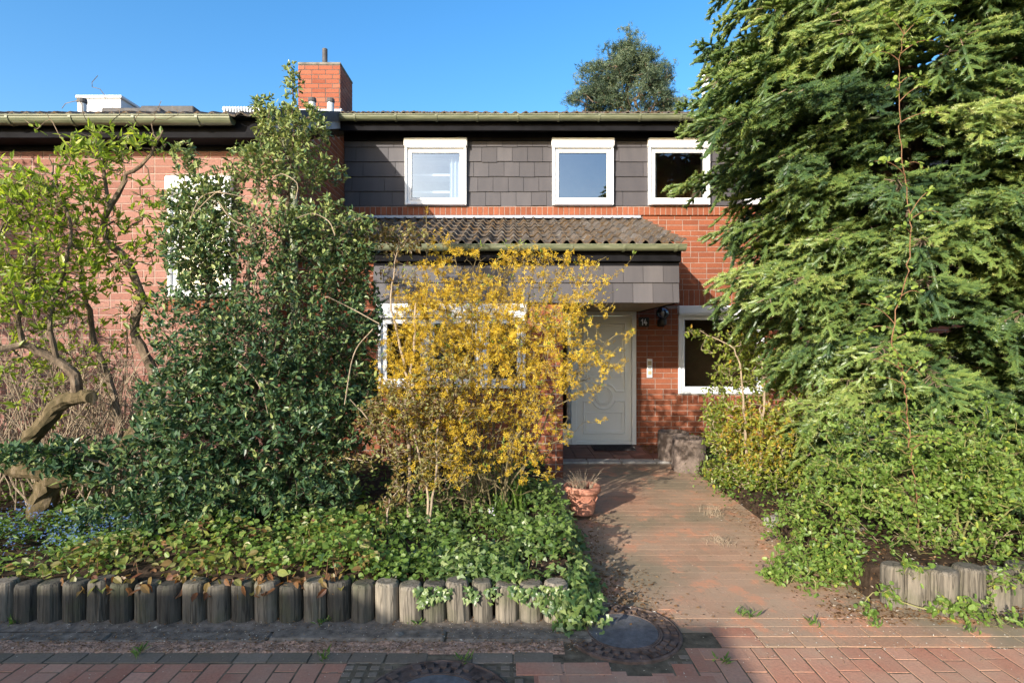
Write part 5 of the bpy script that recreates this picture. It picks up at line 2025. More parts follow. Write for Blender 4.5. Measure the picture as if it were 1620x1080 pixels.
pts = in_blobs([(800, 430, 5.0, 150, 45, .35, 306), (780, 500, 4.95, 150, 60, .45, 586), (700, 520, 4.8, 95, 75, .4, 382), (850, 540, 4.8, 100, 70, .4, 434), (760, 600, 4.7, 150, 70, .45, 586), (800, 680, 4.75, 110, 60, .35, 306), (640, 560, 4.75, 50, 60, .3, 130), (650, 640, 4.6, 60, 60, .3, 120), (700, 700, 4.55, 80, 50, .3, 120), (800, 740, 4.6, 90, 40, .3, 80), (680, 640, 4.6, 90, 60, .3, 230),
                (925, 590, 4.75, 40, 50, .2, 76), (960, 560, 4.75, 40, 30, .12, 40), (700, 745, 4.5, 80, 40, .25, 102), (940, 470, 5.0, 35, 40, .15, 51), (730, 800, 4.4, 50, 22, .12, 21), (655, 480, 4.9, 45, 60, .3, 102), (690, 400, 5.0, 30, 40, .2, 21)])
pf_.grow(pts, maxd=.8, curve=.5)
extra = np.array(pl((935, 668, 4.6), (918, 672, 4.6), (955, 662, 4.6), (612, 735, 4.5), (640, 722, 4.5), (715, 828, 4.4), (690, 812, 4.4), (735, 808, 4.4), (843, 752, 4.6), (1003, 520, 4.85), (990, 536, 4.85), (1003, 405, 4.9), (620, 700, 4.5)))
pf_.grow(extra, maxd=1.2)
pf_.wood(M['twig_dark'], tip=.0020, ex=.32).build("canes", M['cane_fors'], t)
A, D, I = pf_.twig_nodes(.0060, False)
hz = A[:, 2] > .55
A, D = A[hz], D[hz]
clumpy = np.clip(1.1 + 1.5 * np.sin(A[:, 0] * 9.3 + A[:, 2] * 6.1) * np.sin(A[:, 2] * 11.7 - A[:, 1] * 7.9 + 1.3) + rng.normal(0, .5, len(A)), .05, 3.2)
P1, ax, nr = sprout(A, D, np.random.default_rng(3).poisson(np.where(A[:, 2] < 1.3, 2.0, 2.6) * clumpy), 1.0, 0)
n = len(P1)
P1 = P1 + unit_rand(n) * rng.uniform(.004, .022, (n, 1))
g = Geo()
fl = norm(unit_rand(n) + np.array([0, -.45, -.1]))
S = rng.uniform(.012, .022, n)
leaves(g, P1, unit_rand(n), fl, S, S, T_FLOWER, 0, np.clip(rng.normal(.5, .25, n), 0, 1))
g.build("flowers", M['forsythia'], t)
g = Geo()
tipi = np.array(pf_.tips + [c[-1] for c in pf_.chains[:len(stems)]])
tp, td = np.array(pf_.pos)[tipi], np.array(pf_.dir)[tipi]
sel = rng.random(len(tp)) < .10
sel[-len(stems):] = rng.random(len(stems)) < .5
P1, ax, nr = sprout(tp[sel], td[sel], 4, .45, .4)
leaves(g, P1, ax, nr, rng.uniform(.020, .042, len(P1)), rng.uniform(.007, .013, len(P1)), T_LANCE)
g.build("young_leaves", M['bud'], t)

# ------------------------------------------------------------------ bronze climbing rose in front of the porch
t = empty("rose_bush", tuple(P(645, 850, 4.5)))
tag(t, "leggy rose bush with bronze and olive leaves on pale canes beside the forsythia", "shrub")
st = [
    (pl((648, 868, 4.42), (646, 800, 4.45), (648, 720, 4.5), (640, 660, 4.55), (648, 600, 4.6), (655, 545, 4.65), (657, 480, 4.7)), [.016, .015, .013, .012, .012, .011, .008]),
    (pl((660, 650, 4.55), (645, 600, 4.6), (632, 540, 4.7), (618, 480, 4.75), (625, 420, 4.8), (632, 380, 4.8)), [.012, .011, .010, .008, .006, .003]),
    (pl((672, 850, 4.4), (678, 790, 4.42), (668, 740, 4.45), (655, 690, 4.45), (640, 650, 4.45), (600, 640, 4.45)), [.011, .010, .009, .008, .006, .003]),
    (pl((676, 852, 4.4), (684, 790, 4.4), (692, 740, 4.42), (690, 690, 4.45), (700, 640, 4.5)), [.010, .009, .008, .006, .003]),
    (pl((648, 720, 4.5), (610, 690, 4.45), (580, 660, 4.4), (552, 632, 4.35)), [.009, .008, .006, .004]),
    (pl((632, 380, 4.8), (600, 362, 4.8), (575, 370, 4.8)), [.004, .003, .002]),
    (pl((616, 845, 4.35), (612, 810, 4.35), (625, 780, 4.35), (640, 765, 4.4)), [.008, .007, .005, .003]),
]
pr = Plant(st, .05, up=.2, wob=.006)
pts = in_blobs([(640, 640, 4.5, 65, 40, .25, 168), (610, 660, 4.45, 50, 35, .2, 105), (690, 620, 4.5, 50, 45, .2, 84), (660, 700, 4.45, 60, 35, .2, 94), (630, 700, 4.45, 70, 50, .22, 90), (700, 740, 4.45, 50, 40, .2, 50), (740, 640, 4.5, 50, 40, .2, 40), (640, 375, 4.8, 38, 28, .18, 84), (590, 370, 4.8, 36, 18, .15, 51), (570, 385, 4.8, 20, 30, .12, 30), (720, 590, 4.5, 40, 30, .2, 46), (650, 770, 4.4, 40, 35, .15, 46), (625, 430, 4.8, 25, 40, .12, 21), (540, 735, 4.6, 30, 20, .15, 30), (620, 790, 4.35, 22, 20, .12, 21)])
pr.grow(pts, maxd=1.0)
pr.wood(M['cane_green'], tip=.0015, ex=.38).build("canes", M['twig'], t)
A, D, I = pr.twig_nodes(.005)
P1, ax, nr = sprout(A, D, 2.8, .8, .1)
g = Geo()
leaves(g, P1, ax, nr, rng.uniform(.022, .045, len(P1)), rng.uniform(.014, .026, len(P1)), T_OV, 0, np.clip(rng.normal(.52, .27, len(P1)), 0, 1))
g.build("leaves", M['rose'], t)

# ------------------------------------------------------------------ ground cover of the left bed
def on_bed(n, x0, x1, y0, y1, zf=zbed):
    x, y = rng.uniform(x0, x1, n), rng.uniform(y0, y1, n)
    return np.stack([x, y, zf(x, y)], 1)


def carpet(g, pts, hmin, hmax, L0, L1, asp, tpl, mat=0, tone=(.5, .25), lean=.8, face=-.45):
    pn = np.sin(pts[:, 0] * 5.3 + np.sin(pts[:, 1] * 4.1)) * np.sin(pts[:, 1] * 6.3 + pts[:, 0] * 2.2)
    ok = pn + rng.normal(0, .25, len(pts)) > -.5
    pts, pn = pts[ok], pn[ok]
    pts = pts + np.stack([0 * pn, 0 * pn, .045 * pn], 1)
    n = len(pts)
    p = pts + np.stack([rng.normal(0, .02, n), rng.normal(0, .02, n), rng.uniform(hmin, hmax, n)], 1)
    ax = norm(unit_rand(n) * np.array([1, 1, .35]) + np.array([0, -.25, -.05]))
    nr = norm(np.array([0, face, 1.0]) + unit_rand(n) * lean)
    L = rng.uniform(L0, L1, n)
    leaves(g, p, ax, nr, L, L * asp, tpl, mat, np.clip(rng.normal(tone[0], tone[1], n), 0, 1))
    return p


def stalks(g, top, drop, r, mat):
    for q in top:
        b_ = q - np.array([rng.normal(0, .02), rng.normal(0, .02), drop])
        g.tube(np.stack([b_, q]), [r, r * .7], 3, mat, cap=False)


# ivy: along the front right of the bed, hanging over the posts and round the corner to the path
g = Geo()
pts = np.vstack([on_bed(3000, -1.15, .42, 3.50, 4.7), on_bed(900, -.2, .46, 4.3, 5.6), on_bed(700, -.5, .40, 3.47, 3.75)])
keep = rng.random(len(pts)) < np.clip((pts[:, 0] + 1.2) * 1.6, .15, 1)
carpet(g, pts[keep], .0, .10, .030, .062, .92, T_IVY, 0, (.55, .22))
# over the end of the row and down the path side
n = 720
yy = rng.uniform(3.40, 5.4, n)
hh = rng.random(n)
side = np.stack([.40 + .13 * (1 - hh) ** 1.5 + rng.normal(0, .025, n) + .05 * np.sin(yy * 7), yy, hh * .24 + .01], 1)
leaves(g, side, norm(np.array([.5, -.4, -.6]) + unit_rand(n) * .6), norm(np.array([.7, -.6, .6]) + unit_rand(n) * .5), rng.uniform(.03, .06, n), rng.uniform(.03, .055, n), T_IVY, 0, np.clip(rng.normal(.5, .24, n), 0, 1))
for xa in (-.52, -.50, -.40, -.24, -.12, .03, .12, .19, .22, .28, .33):
    m = int(rng.integers(10, 26))
    ln = rng.uniform(.06, .20)
    q = np.stack([xa + rng.normal(0, .028, m), 3.385 + rng.normal(0, .008, m) - .01, .235 - ln * rng.random(m)], 1)
    leaves(g, q, norm(np.array([0, -.2, -1]) + unit_rand(m) * .5), norm(np.array([0, -1, .3]) + unit_rand(m) * .4), rng.uniform(.024, .05, m), rng.uniform(.024, .045, m), T_IVY)
n = 240
q = np.stack([rng.normal(.36, .07, n), rng.normal(3.36, .05, n), rng.uniform(.01, .2, n)], 1)
leaves(g, q, norm(np.array([.2, -.3, -.6]) + unit_rand(n) * .6), norm(np.array([.4, -.9, .5]) + unit_rand(n) * .5), rng.uniform(.03, .06, n), rng.uniform(.03, .055, n), T_IVY)
tag(g.build("ivy", M['ivy']), "green ivy carpeting the front of the left bed and spilling over its posts", "ivy", kind="stuff")

# lime and brown leaved perennials along the front
g = Geo()
pts = np.vstack([on_bed(1500, -2.75, -.8, 3.50, 4.25), on_bed(260, -1.6, -.9, 4.2, 4.7), on_bed(120, -3.3, -2.7, 3.5, 3.9)])
keep = rng.random(len(pts)) < .9
top = carpet(g, pts[keep], -.02, .14, .024, .075, .70, T_OV, 0, (.60, .25), 1.0, -.5)
stalks(g, top[::5], .12, .0020, 1)
n = 160
q = np.stack([rng.uniform(-2.7, -1.0, n), rng.normal(3.45, .03, n), rng.uniform(.18, .27, n)], 1)
leaves(g, q, norm(np.array([0, -.5, -.6]) + unit_rand(n) * .7), norm(np.array([0, -.6, .7]) + unit_rand(n) * .6), rng.uniform(.04, .085, n), rng.uniform(.025, .055, n), T_OV, 0, np.clip(rng.normal(.22, .2, n), 0, 1))
tag(g.build("ground_cover", [M['bergenia'], M['cane_red']]), "lime green and coppery brown perennials above the dark palisade posts", "ground cover", kind="stuff")

# fresh low greenery over the whole bed
g = Geo()
pts = np.vstack([on_bed(5200, -4.8, .40, 3.9, 6.8), on_bed(3200, -7.5, -3.6, 3.55, 6.4), on_bed(1500, -3.9, -1.0, 4.0, 5.0)])
carpet(g, pts, .0, .16, .028, .065, .55, T_OV, 0, (.42, .25))
pts = on_bed(1900, -3.9, -2.55, 3.50, 4.6)
carpet(g, pts, .0, .17, .030, .07, .30, T_LANCE, 0, (.65, .22), .9)
pts = np.vstack([on_bed(1700, -2.7, -.7, 3.50, 4.4), on_bed(700, -1.6, -.5, 3.47, 3.75), on_bed(900, -.9, .35, 3.6, 5.2)])
carpet(g, pts, .0, .17, .018, .042, .8, T_ROUND, 0, (.72, .2))
pts = on_bed(500, -1.6, .3, 3.55, 5.0)
leaves(g, pts, norm(np.array([0, -.1, 1]) + unit_rand(500) * .7), unit_rand(500), rng.uniform(.06, .16, 500), rng.uniform(.004, .009, 500), T_LANCE)
tag(g.build("low_greenery", M['grassgreen']), "fresh low green leaves growing over the soil of the left bed", "ground cover", kind="stuff")
g = Geo()
pts = np.vstack([on_bed(300, -3.75, -2.7, 3.65, 4.4), on_bed(70, -2.7, -2.2, 4.3, 4.9)])
n = len(pts)
pts[:, 2] += rng.uniform(.14, .24, n)
for _ in range(3):
    q = pts + rng.normal(0, .012, (n, 3))
    S = rng.uniform(.005, .008, n)
    leaves(g, q, unit_rand(n), norm(np.array([0, -.6, .8]) + unit_rand(n) * .5), S, S, T_FLOWER)
tag(g.build("forget_me_nots", M['blue']), "small blue forget-me-nots flowering at the far end of the left bed", "flowers", kind="stuff")


# clumps of strap leaves
def clump(x, y, z, n, h, w, lab, cat, spread=.5, grp=None, flowers=0):
    t = empty("leafy_clump", (x, y, z))
    tag(t, lab, cat, grp)
    g = Geo()
    for _ in range(n):
        a = rng.uniform(0, 6.28)
        hh = h * rng.uniform(.6, 1.1)
        sp = spread * rng.uniform(.2, 1)
        b0 = np.array([x + rng.normal(0, .04), y + rng.normal(0, .04), z])
        o = np.array([math.cos(a), math.sin(a), 0])
        m = 7
        tt = np.linspace(0, 1, m)[:, None]
        c = b0 + np.array([0, 0, 1]) * hh * (tt - .35 * sp * tt ** 3) + o * hh * sp * tt ** 1.8
        sd = np.array([-o[1], o[0], 0]) * w * .5
        wv = np.array([.8, 1, 1, .9, .75, .45, .05])[:, None]
        V = np.concatenate([c - sd * wv, c + sd * wv])
        i = np.arange(m - 1)
        g.add(V, np.stack([i, i + 1, i + 1 + m, i + m], 1), 0, rng.random())
    g.build("leaves", M['grassgreen'], t)
    if flowers:
        f = Geo()
        for q in range(flowers):
            c = np.array([x + rng.normal(0, .05), y - .15 + rng.normal(0, .05), z + h * .5])
            m = 14
            leaves(f, np.tile(c, (m, 1)) + rng.normal(0, .01, (m, 3)), unit_rand(m), unit_rand(m), .018, .01, T_LANCE)
        f.build("flowers", M['lilac'], t)


cp = P(815, 800, 4.95)
clump(cp[0], cp[1], .22, 46, .34, .017, "dense clump of upright bright green strap leaves at the forsythia's foot", "plant")
cp = P(790, 835, 4.75)
clump(cp[0], cp[1], .22, 22, .22, .010, "low grassy tuft with two pale lilac blooms in the ivy", "plant", .8, flowers=1)
cp = P(805, 830, 4.7)
g = Geo()
cp = P(1195, 752, 6.3)
clump(cp[0], cp[1], .05, 40, .30, .022, "tuft of light green strap leaves beside the right edge of the path", "plant", .6)
cp = P(1273, 812, 5.2)
clump(cp[0], cp[1], .12, 20, .20, .018, "small tuft of glossy strap leaves above the grey fieldstones", "plant", .7)

# ------------------------------------------------------------------ evergreen just beyond the left edge of the picture; it shades the pale wall
t = empty("evergreen_shrub", (-6.3, 4.9, .2))
tag(t, "tall evergreen shrub at the far left end of the garden bed shading the pale wall", "shrub")
st = [([np.array([-6.3 + dx, 4.9 + dy, .15]), np.array([-6.3 + dx * 2, 4.9 + dy * 2, 1.5]), np.array([-6.4 + dx * 4, 4.9 + dy * 3, hh])], [.05, .03, .005]) for dx, dy, hh in ((0, 0, 4.2), (.15, .05, 3.0), (-.15, .1, 3.4), (.1, -.12, 2.6))]
pe = Plant(st, .1, up=.3)
u = unit_rand(900) * rng.random((900, 1)) ** .4
pts = np.vstack([np.array([-6.25, 4.9, 1.6]) + u[:500] * np.array([1.0, .8, 1.2]), np.array([-6.65, 4.9, 3.35]) + u[500:] * np.array([.7, .6, 1.0])])
pe.grow(pts, maxd=2)
pe.wood(M['bark'])
pe.wood(M['bark']).build("stems", M['bark'], t)
A, D, I = pe.twig_nodes(.008)
P1, ax, nr = sprout(A, D, 6, .85, .2)
g = Geo()
leaves(g, P1, ax, nr, rng.uniform(.05, .09, len(P1)), rng.uniform(.03, .045, len(P1)), T_DIA, 0, np.clip(rng.normal(.35, .2, len(P1)), 0, 1))
g.build("leaves", M['holly'], t)
# ------------------------------------------------------------------ the two firs on the right
def fir_L(h, az):
    toward_left = max(0.0, -math.cos(az))
    L = np.interp(h, [0, .3, 1.0, 2.0, 3.0, 3.8, 4.6, 5.6, 8.5], [.5, 1.2, 1.60, 1.70, 1.60, 1.65, 1.55, 1.15, .1])
    if h < 2.0: L *= 1 - .34 * toward_left
    if 2.25 < h < 2.7: L *= 1 - .15 * toward_left
    if h > 3.3: L *= 1 + .20 * toward_left
    return L


fb = (3.62, 5.35, .12)
t = empty("fir_tree", fb)
tag(t, "big bright green fir reaching across the house's right-hand windows, red vine climbing it", "tree")
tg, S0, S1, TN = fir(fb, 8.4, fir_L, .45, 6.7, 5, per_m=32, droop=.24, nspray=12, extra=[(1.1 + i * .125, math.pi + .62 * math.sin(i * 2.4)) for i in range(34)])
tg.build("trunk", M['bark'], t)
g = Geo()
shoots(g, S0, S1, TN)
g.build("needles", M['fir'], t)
print("fir shoots", len(S0))


def fir_L2(h, az):
    return np.interp(h, [0, .3, 1.0, 2.0, 3.2, 4.5, 6, 9], [.5, 1.1, 1.55, 1.7, 1.65, 1.45, 1.1, .1])


fb2 = (5.05, 5.05, .12)
t = empty("fir_tree", fb2)
tag(t, "second fir with drooping grey green branches at the right edge of the garden", "tree")
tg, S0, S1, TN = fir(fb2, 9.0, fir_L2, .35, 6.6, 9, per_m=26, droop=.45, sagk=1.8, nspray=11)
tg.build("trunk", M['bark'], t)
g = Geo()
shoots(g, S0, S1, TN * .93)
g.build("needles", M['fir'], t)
print("fir2 shoots", len(S0))

# ------------------------------------------------------------------ pine beyond the roof
t = empty("pine_tree", (5.2, 25, -.03))
tag(t, "distant bluish green pine rising behind the main roof", "tree")
px0, pd = 994, 25.0
st = [(pl((px0, 560, pd), (px0, 300, pd), (px0 - 2, 160, pd), (px0 + 2, 62, pd)), [.28, .22, .13, .03])]
pp_ = Plant(st, .35, up=.1, wob=.03)
pts = in_blobs([(994, 75, pd, 15, 20, .5, 24), (985, 100, pd, 38, 24, .9, 80), (1010, 105, pd, 32, 22, .9, 55), (958, 130, pd, 44, 24, 1.2, 95), (1030, 130, pd, 38, 26, 1.2, 85), (945, 165, pd, 44, 20, 1.3, 80), (1000, 165, pd, 60, 22, 1.5, 90), (1060, 165, pd, 24, 16, 1.0, 36), (995, 205, pd, 95, 24, 1.9, 90), (1000, 250, pd, 90, 30, 1.9, 60)])
pp_.grow(pts, maxd=4)
pp_.wood(M['bark'])
pp_.wood(M['bark'], tip=.012, ex=.4).build("trunk", M['bark'], t)
tipi = np.array(pp_.tips)
A, D = np.array(pp_.pos)[tipi], np.array(pp_.dir)[tipi]
sel = rng.random(len(A)) < .5
A, D = A[sel], D[sel]
k = 26
tone_t = np.repeat(np.clip(rng.normal(.5, .2, len(A)), 0, 1), k)
A2 = np.repeat(A, k, 0) + rng.normal(0, .14, (len(A) * k, 3)) * np.array([1.2, 1.2, .7])
D2 = norm(np.repeat(D, k, 0) * .5 + unit_rand(len(A2)) * .8 + np.array([0, 0, .6]))
g = Geo()
needles(g, A2, A2 + D2 * .2, 9, .12, .011, np.clip(tone_t + rng.normal(0, .1, len(A2)), 0, 1))
g.build("needles", M['pine'], t)

# ------------------------------------------------------------------ golden shrub by the small window
t = empty("golden_shrub", tuple(P(1190, 770, 6.0)))
tag(t, "golden green leafy shrub growing under the small window at the right of the path", "shrub")
st = [
    (pl((1185, 775, 6.1), (1180, 700, 6.1), (1175, 630, 6.05), (1165, 560, 6.0), (1120, 530, 6.25), (1082, 522, 6.2)), [.018, .015, .012, .009, .006, .002]),
    (pl((1200, 775, 6.1), (1205, 690, 6.05), (1210, 610, 6.0), (1200, 540, 6.0)), [.016, .014, .010, .004]),
    (pl((1230, 775, 6.2), (1240, 700, 6.1), (1260, 630, 6.0)), [.015, .012, .005]),
    (pl((1180, 775, 6.0), (1150, 720, 6.25), (1130, 680, 6.2)), [.013, .010, .004]),
]
pg = Plant(st, .06, up=.25)
pts = in_blobs([(1180, 600, 6.3, 55, 45, .3, 248), (1150, 545, 6.3, 45, 22, .2, 63), (1210, 560, 6.3, 40, 40, .3, 135), (1165, 680, 6.25, 55, 50, .35, 428), (1240, 690, 6.1, 75, 55, .4, 472), (1150, 745, 6.2, 36, 24, .25, 135), (1220, 750, 6.0, 70, 30, .3, 248), (1250, 610, 6.0, 55, 60, .35, 150), (1190, 525, 6.1, 36, 42, .25, 110), (1100, 525, 6.2, 18, 8, .06, 14), (1128, 640, 6.3, 20, 30, .15, 50)])
pg.grow(pts, maxd=1.2)
pg.wood(M['twig_dark'])
pg.wood(M['twig_dark'], tip=.0018, ex=.38).build("stems", M['twig'], t)
A, D, I = pg.twig_nodes(.007)
P1, ax, nr = sprout(A, D, 2.8, .8, .1)
g = Geo()
tone = rng.normal(.48, .22, len(P1))
hot = np.linalg.norm((P1 - P(1185, 685, 6.2))[:, [0, 2]], axis=1) < .35
tone = np.clip(tone + np.where(hot, .28, 0), 0, 1)
leaves(g, P1, ax, nr, rng.uniform(.030, .062, len(P1)), rng.uniform(.018, .034, len(P1)), T_OV, 0, tone)
g.build("leaves", M['golden'], t)

# ------------------------------------------------------------------ wild rose over the right posts
t = empty("wild_rose", tuple(P(1490, 900, 4.1)))
tag(t, "loose thorny rose shrub with bright green leaflets above the short palisade row", "shrub")
st = []
for (bx, by, ex, ey, d0, d1) in ((1490, 905, 1530, 690, 4.1, 4.0), (1485, 905, 1420, 760, 4.1, 3.95), (1480, 905, 1360, 800, 4.1, 3.95), (1500, 905, 1580, 740, 4.1, 3.9), (1505, 905, 1620, 800, 4.1, 3.8), (1490, 905, 1480, 720, 4.1, 4.1), (1475, 905, 1300, 720, 4.15, 4.4), (1500, 905, 1640, 700, 4.1, 4.0), (1470, 905, 1410, 860, 4.1, 3.7), (1510, 905, 1560, 850, 4.1, 3.7), (1480, 900, 1340, 745, 4.2, 4.5), (1485, 905, 1370, 690, 4.2, 4.6), (1520, 905, 1505, 960, 4.0, 3.45), (1540, 905, 1580, 985, 4.0, 3.35), (1400, 890, 1280, 790, 4.3, 4.5), (1395, 890, 1330, 900, 4.3, 3.95), (1395, 890, 1290, 930, 4.3, 3.85)):
    a, e = P(bx + rng.normal(0, 14), by, d0), P(ex, ey, d1)
    m = (a + e) / 2 + np.array([0, 0, .16 + .1 * rng.random()])
    st.append((bez(a, m, e, 7), [.010, .007, .002]))
pw = Plant(st, .05, up=.15, wob=.008)
pts = in_blobs([(1460, 690, 4.0, 90, 50, .25, 110), (1570, 680, 3.9, 60, 60, .25, 80), (1330, 690, 4.4, 60, 50, .25, 80), (1240, 830, 4.6, 40, 40, .2, 70), (1530, 740, 4.0, 85, 60, .3, 281), (1430, 780, 4.0, 75, 60, .3, 244), (1590, 820, 3.9, 60, 70, .25, 188), (1340, 760, 4.4, 75, 55, .3, 244), (1300, 820, 4.4, 55, 50, .25, 150), (1480, 830, 4.0, 90, 45, .3, 131), (1275, 905, 4.0, 65, 45, .2, 281), (1330, 885, 4.0, 40, 40, .2, 150), (1505, 960, 3.45, 40, 18, .08, 26), (1440, 900, 3.55, 30, 20, .08, 12), (1590, 910, 3.5, 40, 30, .08, 24), (1565, 970, 3.4, 50, 24, .08, 34), (1410, 940, 3.5, 25, 20, .06, 11), (1300, 960, 3.75, 45, 18, .1, 38), (1375, 965, 3.5, 20, 12, .05, 10), (1220, 920, 4.0, 22, 30, .1, 26)])
pw.grow(pts, maxd=1.0)
pw.wood(M['cane_green'])
pw.wood(M['cane_green'], tip=.0016, ex=.36).build("canes", M['cane_green'], t)
A, D, I = pw.twig_nodes(.005)
P1, ax, nr = sprout(A, D, 2.6, .85, .1)
g = Geo()
leaves(g, P1, ax, nr, rng.uniform(.018, .042, len(P1)), rng.uniform(.012, .028, len(P1)), T_ROUND, 0, np.clip(rng.normal(.62, .22, len(P1)), 0, 1))
g.build("leaves", M['currant'], t)
g = Geo()
for q in range(60):
    b0 = P(rng.uniform(1400, 1560), 890, 4.2)
    e = b0 + np.array([rng.normal(0, .25), rng.normal(-.1, .12), rng.uniform(.05, .4)])
    g.tube(bez(b0, b0 + np.array([rng.normal(0, .1), 0, .2]), e, 6), np.linspace(.004, .0012, 6), 4, 0, cap=False)
g.build("dead_twigs", M['twig'], t)

# ------------------------------------------------------------------ climbing vine on the fir
t = empty("climbing_vine", tuple(P(1452, 850, 4.0)))
tag(t, "thin reddish vine with pale green leaves climbing up the front of the big fir", "vine")
g = Geo()
vp = spline(pl((1455, 880, 4.1), (1452, 800, 3.95), (1440, 700, 3.75), (1432, 620, 3.62), (1420, 560, 3.56), (1412, 520, 3.54), (1437, 420, 3.54), (1441, 370, 3.54), (1434, 300, 3.56), (1425, 230, 3.60), (1422, 170, 3.66), (1424, 95, 3.72), (1432, 40, 3.80)), .04)
vp = vp + rng.normal(0, .006, vp.shape)
g.tube(vp, np.linspace(.0050, .0018, len(vp)), 5)
side_pts = []
for q in range(34):
    k = int(rng.integers(10, len(vp) - 2))
    a = vp[k]
    e = a + np.array([rng.choice([-1, 1]) * rng.uniform(.08, .26), rng.uniform(-.08, .03), rng.uniform(-.06, .18)])
    c = bez(a, (a + e) / 2 + np.array([0, -.02, .06]), e, 7)
    g.tube(c, np.linspace(.0028, .0012, 7), 4, 0, cap=False)
    side_pts.append(c[2:])
g.build("stem", M['cane_red'], t)
sel = np.vstack(side_pts + [vp[rng.random(len(vp)) < .4]])
P1, ax, nr = sprout(sel, unit_rand(len(sel)), 2.4, 1, .1)
P1[:, 1] -= .02
g = Geo()
leaves(g, P1, ax, nr, rng.uniform(.02, .042, len(P1)), rng.uniform(.014, .028, len(P1)), T_ROUND)
g.build("leaves", M['vine'], t)

# ------------------------------------------------------------------ low greenery of the right bed, litter
g = Geo()
x = rng.uniform(2.05, 6.2, 8600)
y = rng.uniform(3.75, 8.6, 8600)
keep = x > 2.12 + .1 * np.sin(y * 3) - .15 * (y < 4.4) + .12 * np.maximum(0, y - 5)* .5
pts = np.stack([x, y, np.maximum(0, zbed_r(x, y))], 1)[keep]
carpet(g, pts, .0, .16, .022, .05, .6, T_OV, 0, (.5, .25))
n = 900
q = np.stack([rng.normal(2.42, .14, n), rng.uniform(6.0, 7.3, n), rng.uniform(0, .18, n)], 1)
leaves(g, q, norm(unit_rand(n) + np.array([0, -.2, .2])), norm(np.array([0, -.4, 1]) + unit_rand(n) * .7), rng.uniform(.02, .045, n), rng.uniform(.012, .028, n), T_OV, 0, np.clip(rng.normal(.6, .22, n), 0, 1))
tag(g.build("low_greenery", M['grassgreen']), "light green low growth along the right edge of the path", "ground cover", kind="stuff")

g = Geo()


def litter(g, n, x0, x1, y0, y1, zf, L0=.010, L1=.032, tone=(.45, .3), gauss=None):
    if gauss: x, y = rng.normal(gauss[0], gauss[1], n), rng.uniform(y0, y1, n)
    else: x, y = rng.uniform(x0, x1, n), rng.uniform(y0, y1, n)
    z = zf(x, y)
    L = rng.uniform(L0, L1, n)
    leaves(g, np.stack([x, y, z + rng.uniform(.004, .014, n)], 1), norm(unit_rand(n) * np.array([1, 1, .15])), norm(np.array([0, 0, 1]) + unit_rand(n) * .35), L, L * rng.uniform(.3, .7, n), T_LANCE, 0, np.clip(rng.normal(tone[0], tone[1], n), 0, 1))


flat = lambda x, y: np.zeros_like(x)
litter(g, 1500, 0, 0, 3.35, 5.6, flat, gauss=(.62, .11))
litter(g, 500, 0, 0, 3.35, 4.2, flat, gauss=(.72, .18))
litter(g, 1200, 0, 0, 5.0, 7.2, flat, gauss=(2.35, .15))
litter(g, 2200, 0, 0, 3.45, 5.6, flat, gauss=(2.25, .20))
litter(g, 900, 2.0, 2.7, 3.6, 5.6, lambda x, y: np.maximum(0, zbed_r(x, y)) + .01)
litter(g, 900, 1.9, 3.8, 3.40, 3.62, flat)
litter(g, 2600, -4, .4, 3.07, 3.22, lambda x, y: np.full_like(x, .006), .006, .018)
litter(g, 900, -4, .4, 3.22, 3.44, lambda x, y: np.full_like(x, .010), .006, .02)
litter(g, 300, .6, 3.6, 2.75, 3.6, flat, .005, .014, (.75, .2))
litter(g, 250, .5, 2.3, 3.6, 7.6, flat, .006, .018, (.7, .25))
litter(g, 400, 1.95, 2.3, 8.3, 8.95, lambda x, y: np.full_like(x, .055), .015, .05, (.3, .2))
litter(g, 900, -1.1, .4, 3.55, 4.6, lambda x, y: zbed(x, y) + .02)
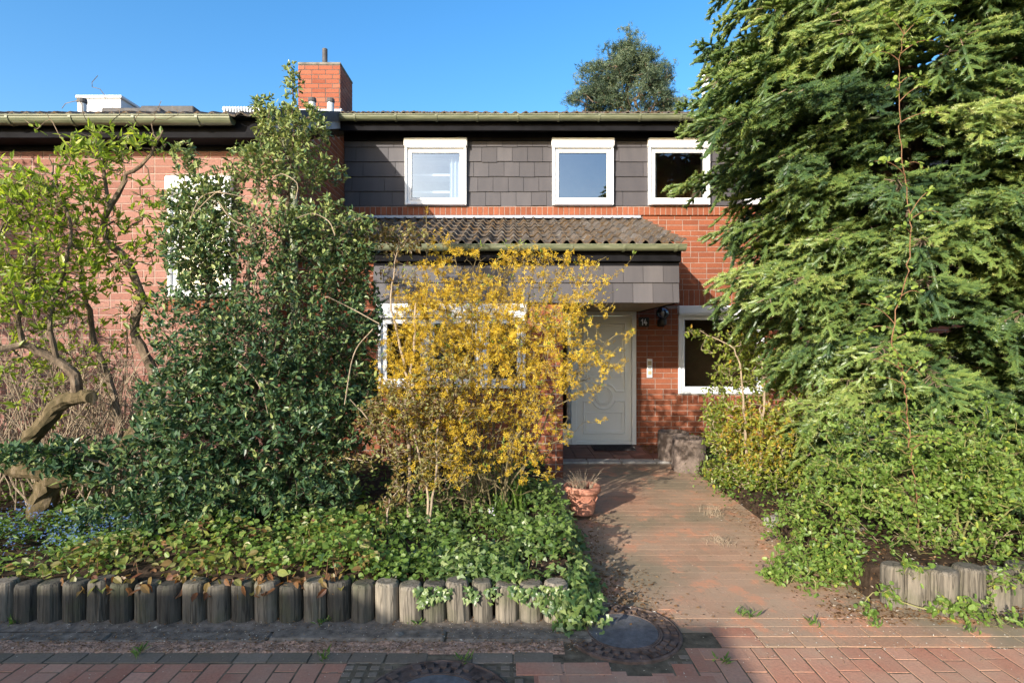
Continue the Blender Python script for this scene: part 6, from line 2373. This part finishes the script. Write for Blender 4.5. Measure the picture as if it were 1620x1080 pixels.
litter(g, 700, 2.4, 4.2, 3.8, 4.6, zbed_r)
litter(g, 700, -4, .5, 3.20, 3.42, lambda x, y: np.full_like(x, .012), .004, .011, (.97, .1))
litter(g, 500, 1.2, 4.2, 3.0, 3.5, flat, .005, .016, (.97, .1))
litter(g, 260, -4, 1.2, 2.8, 3.1, flat, .004, .010, (.97, .1))
tag(g.build("leaf_litter", M['drybrown']), "dry brown leaf litter strewn along the path edges and the kerb", "leaf litter", kind="stuff")

# dry grass tufts and tiny weeds in the joints
for i, (px, py, dd, lab) in enumerate(((1128, 815, 5.5, "straw coloured dry grass tuft beside the red path's right edge"), (1140, 858, 4.75, "flattened pale dead grass tuft on the path nearer the grey stones"))):
    c_ = P(px, py, dd)
    g = Geo()
    for q in range(70):
        a = rng.uniform(0, 6.28)
        hh = rng.uniform(.03, .13) * (1 if i == 0 else .5)
        b0 = np.array([c_[0] + rng.normal(0, .05), c_[1] + rng.normal(0, .05), .0])
        e = b0 + np.array([math.cos(a) * .06, math.sin(a) * .06, hh])
        g.tube(bez(b0, b0 + np.array([0, 0, hh]), e, 5), np.linspace(.0015, .0005, 5), 3, 0, cap=False)
    tag(g.build("dry_grass_tuft", M['twig']), lab, "grass tuft")
g = Geo()
for (wx, wy) in ((-1.95, 3.05), (-2.75, 2.97), (-.98, 3.02), (1.38, 3.50), (1.42, 3.47), (-1.1, 3.40), (-.55, 3.38), (-2.9, 3.38), (1.75, 3.38), (2.1, 3.35), (2.6, 3.30), (2.95, 3.36), (-.25, 3.0), (1.08, 2.98)):
    m = 16
    leaves(g, np.tile([wx, wy, .008], (m, 1)) + rng.normal(0, .018, (m, 3)) * np.array([1, 1, .2]), norm(unit_rand(m) * np.array([1, 1, .3]) + np.array([0, 0, .8])), norm(np.array([0, -.5, 1]) + unit_rand(m) * .5), rng.uniform(.02, .07, m), rng.uniform(.004, .014, m), T_LANCE)
tag(g.build("weeds", M['grassgreen']), "small green weeds sprouting in the joints of the paving and kerb", "weeds", kind="stuff")
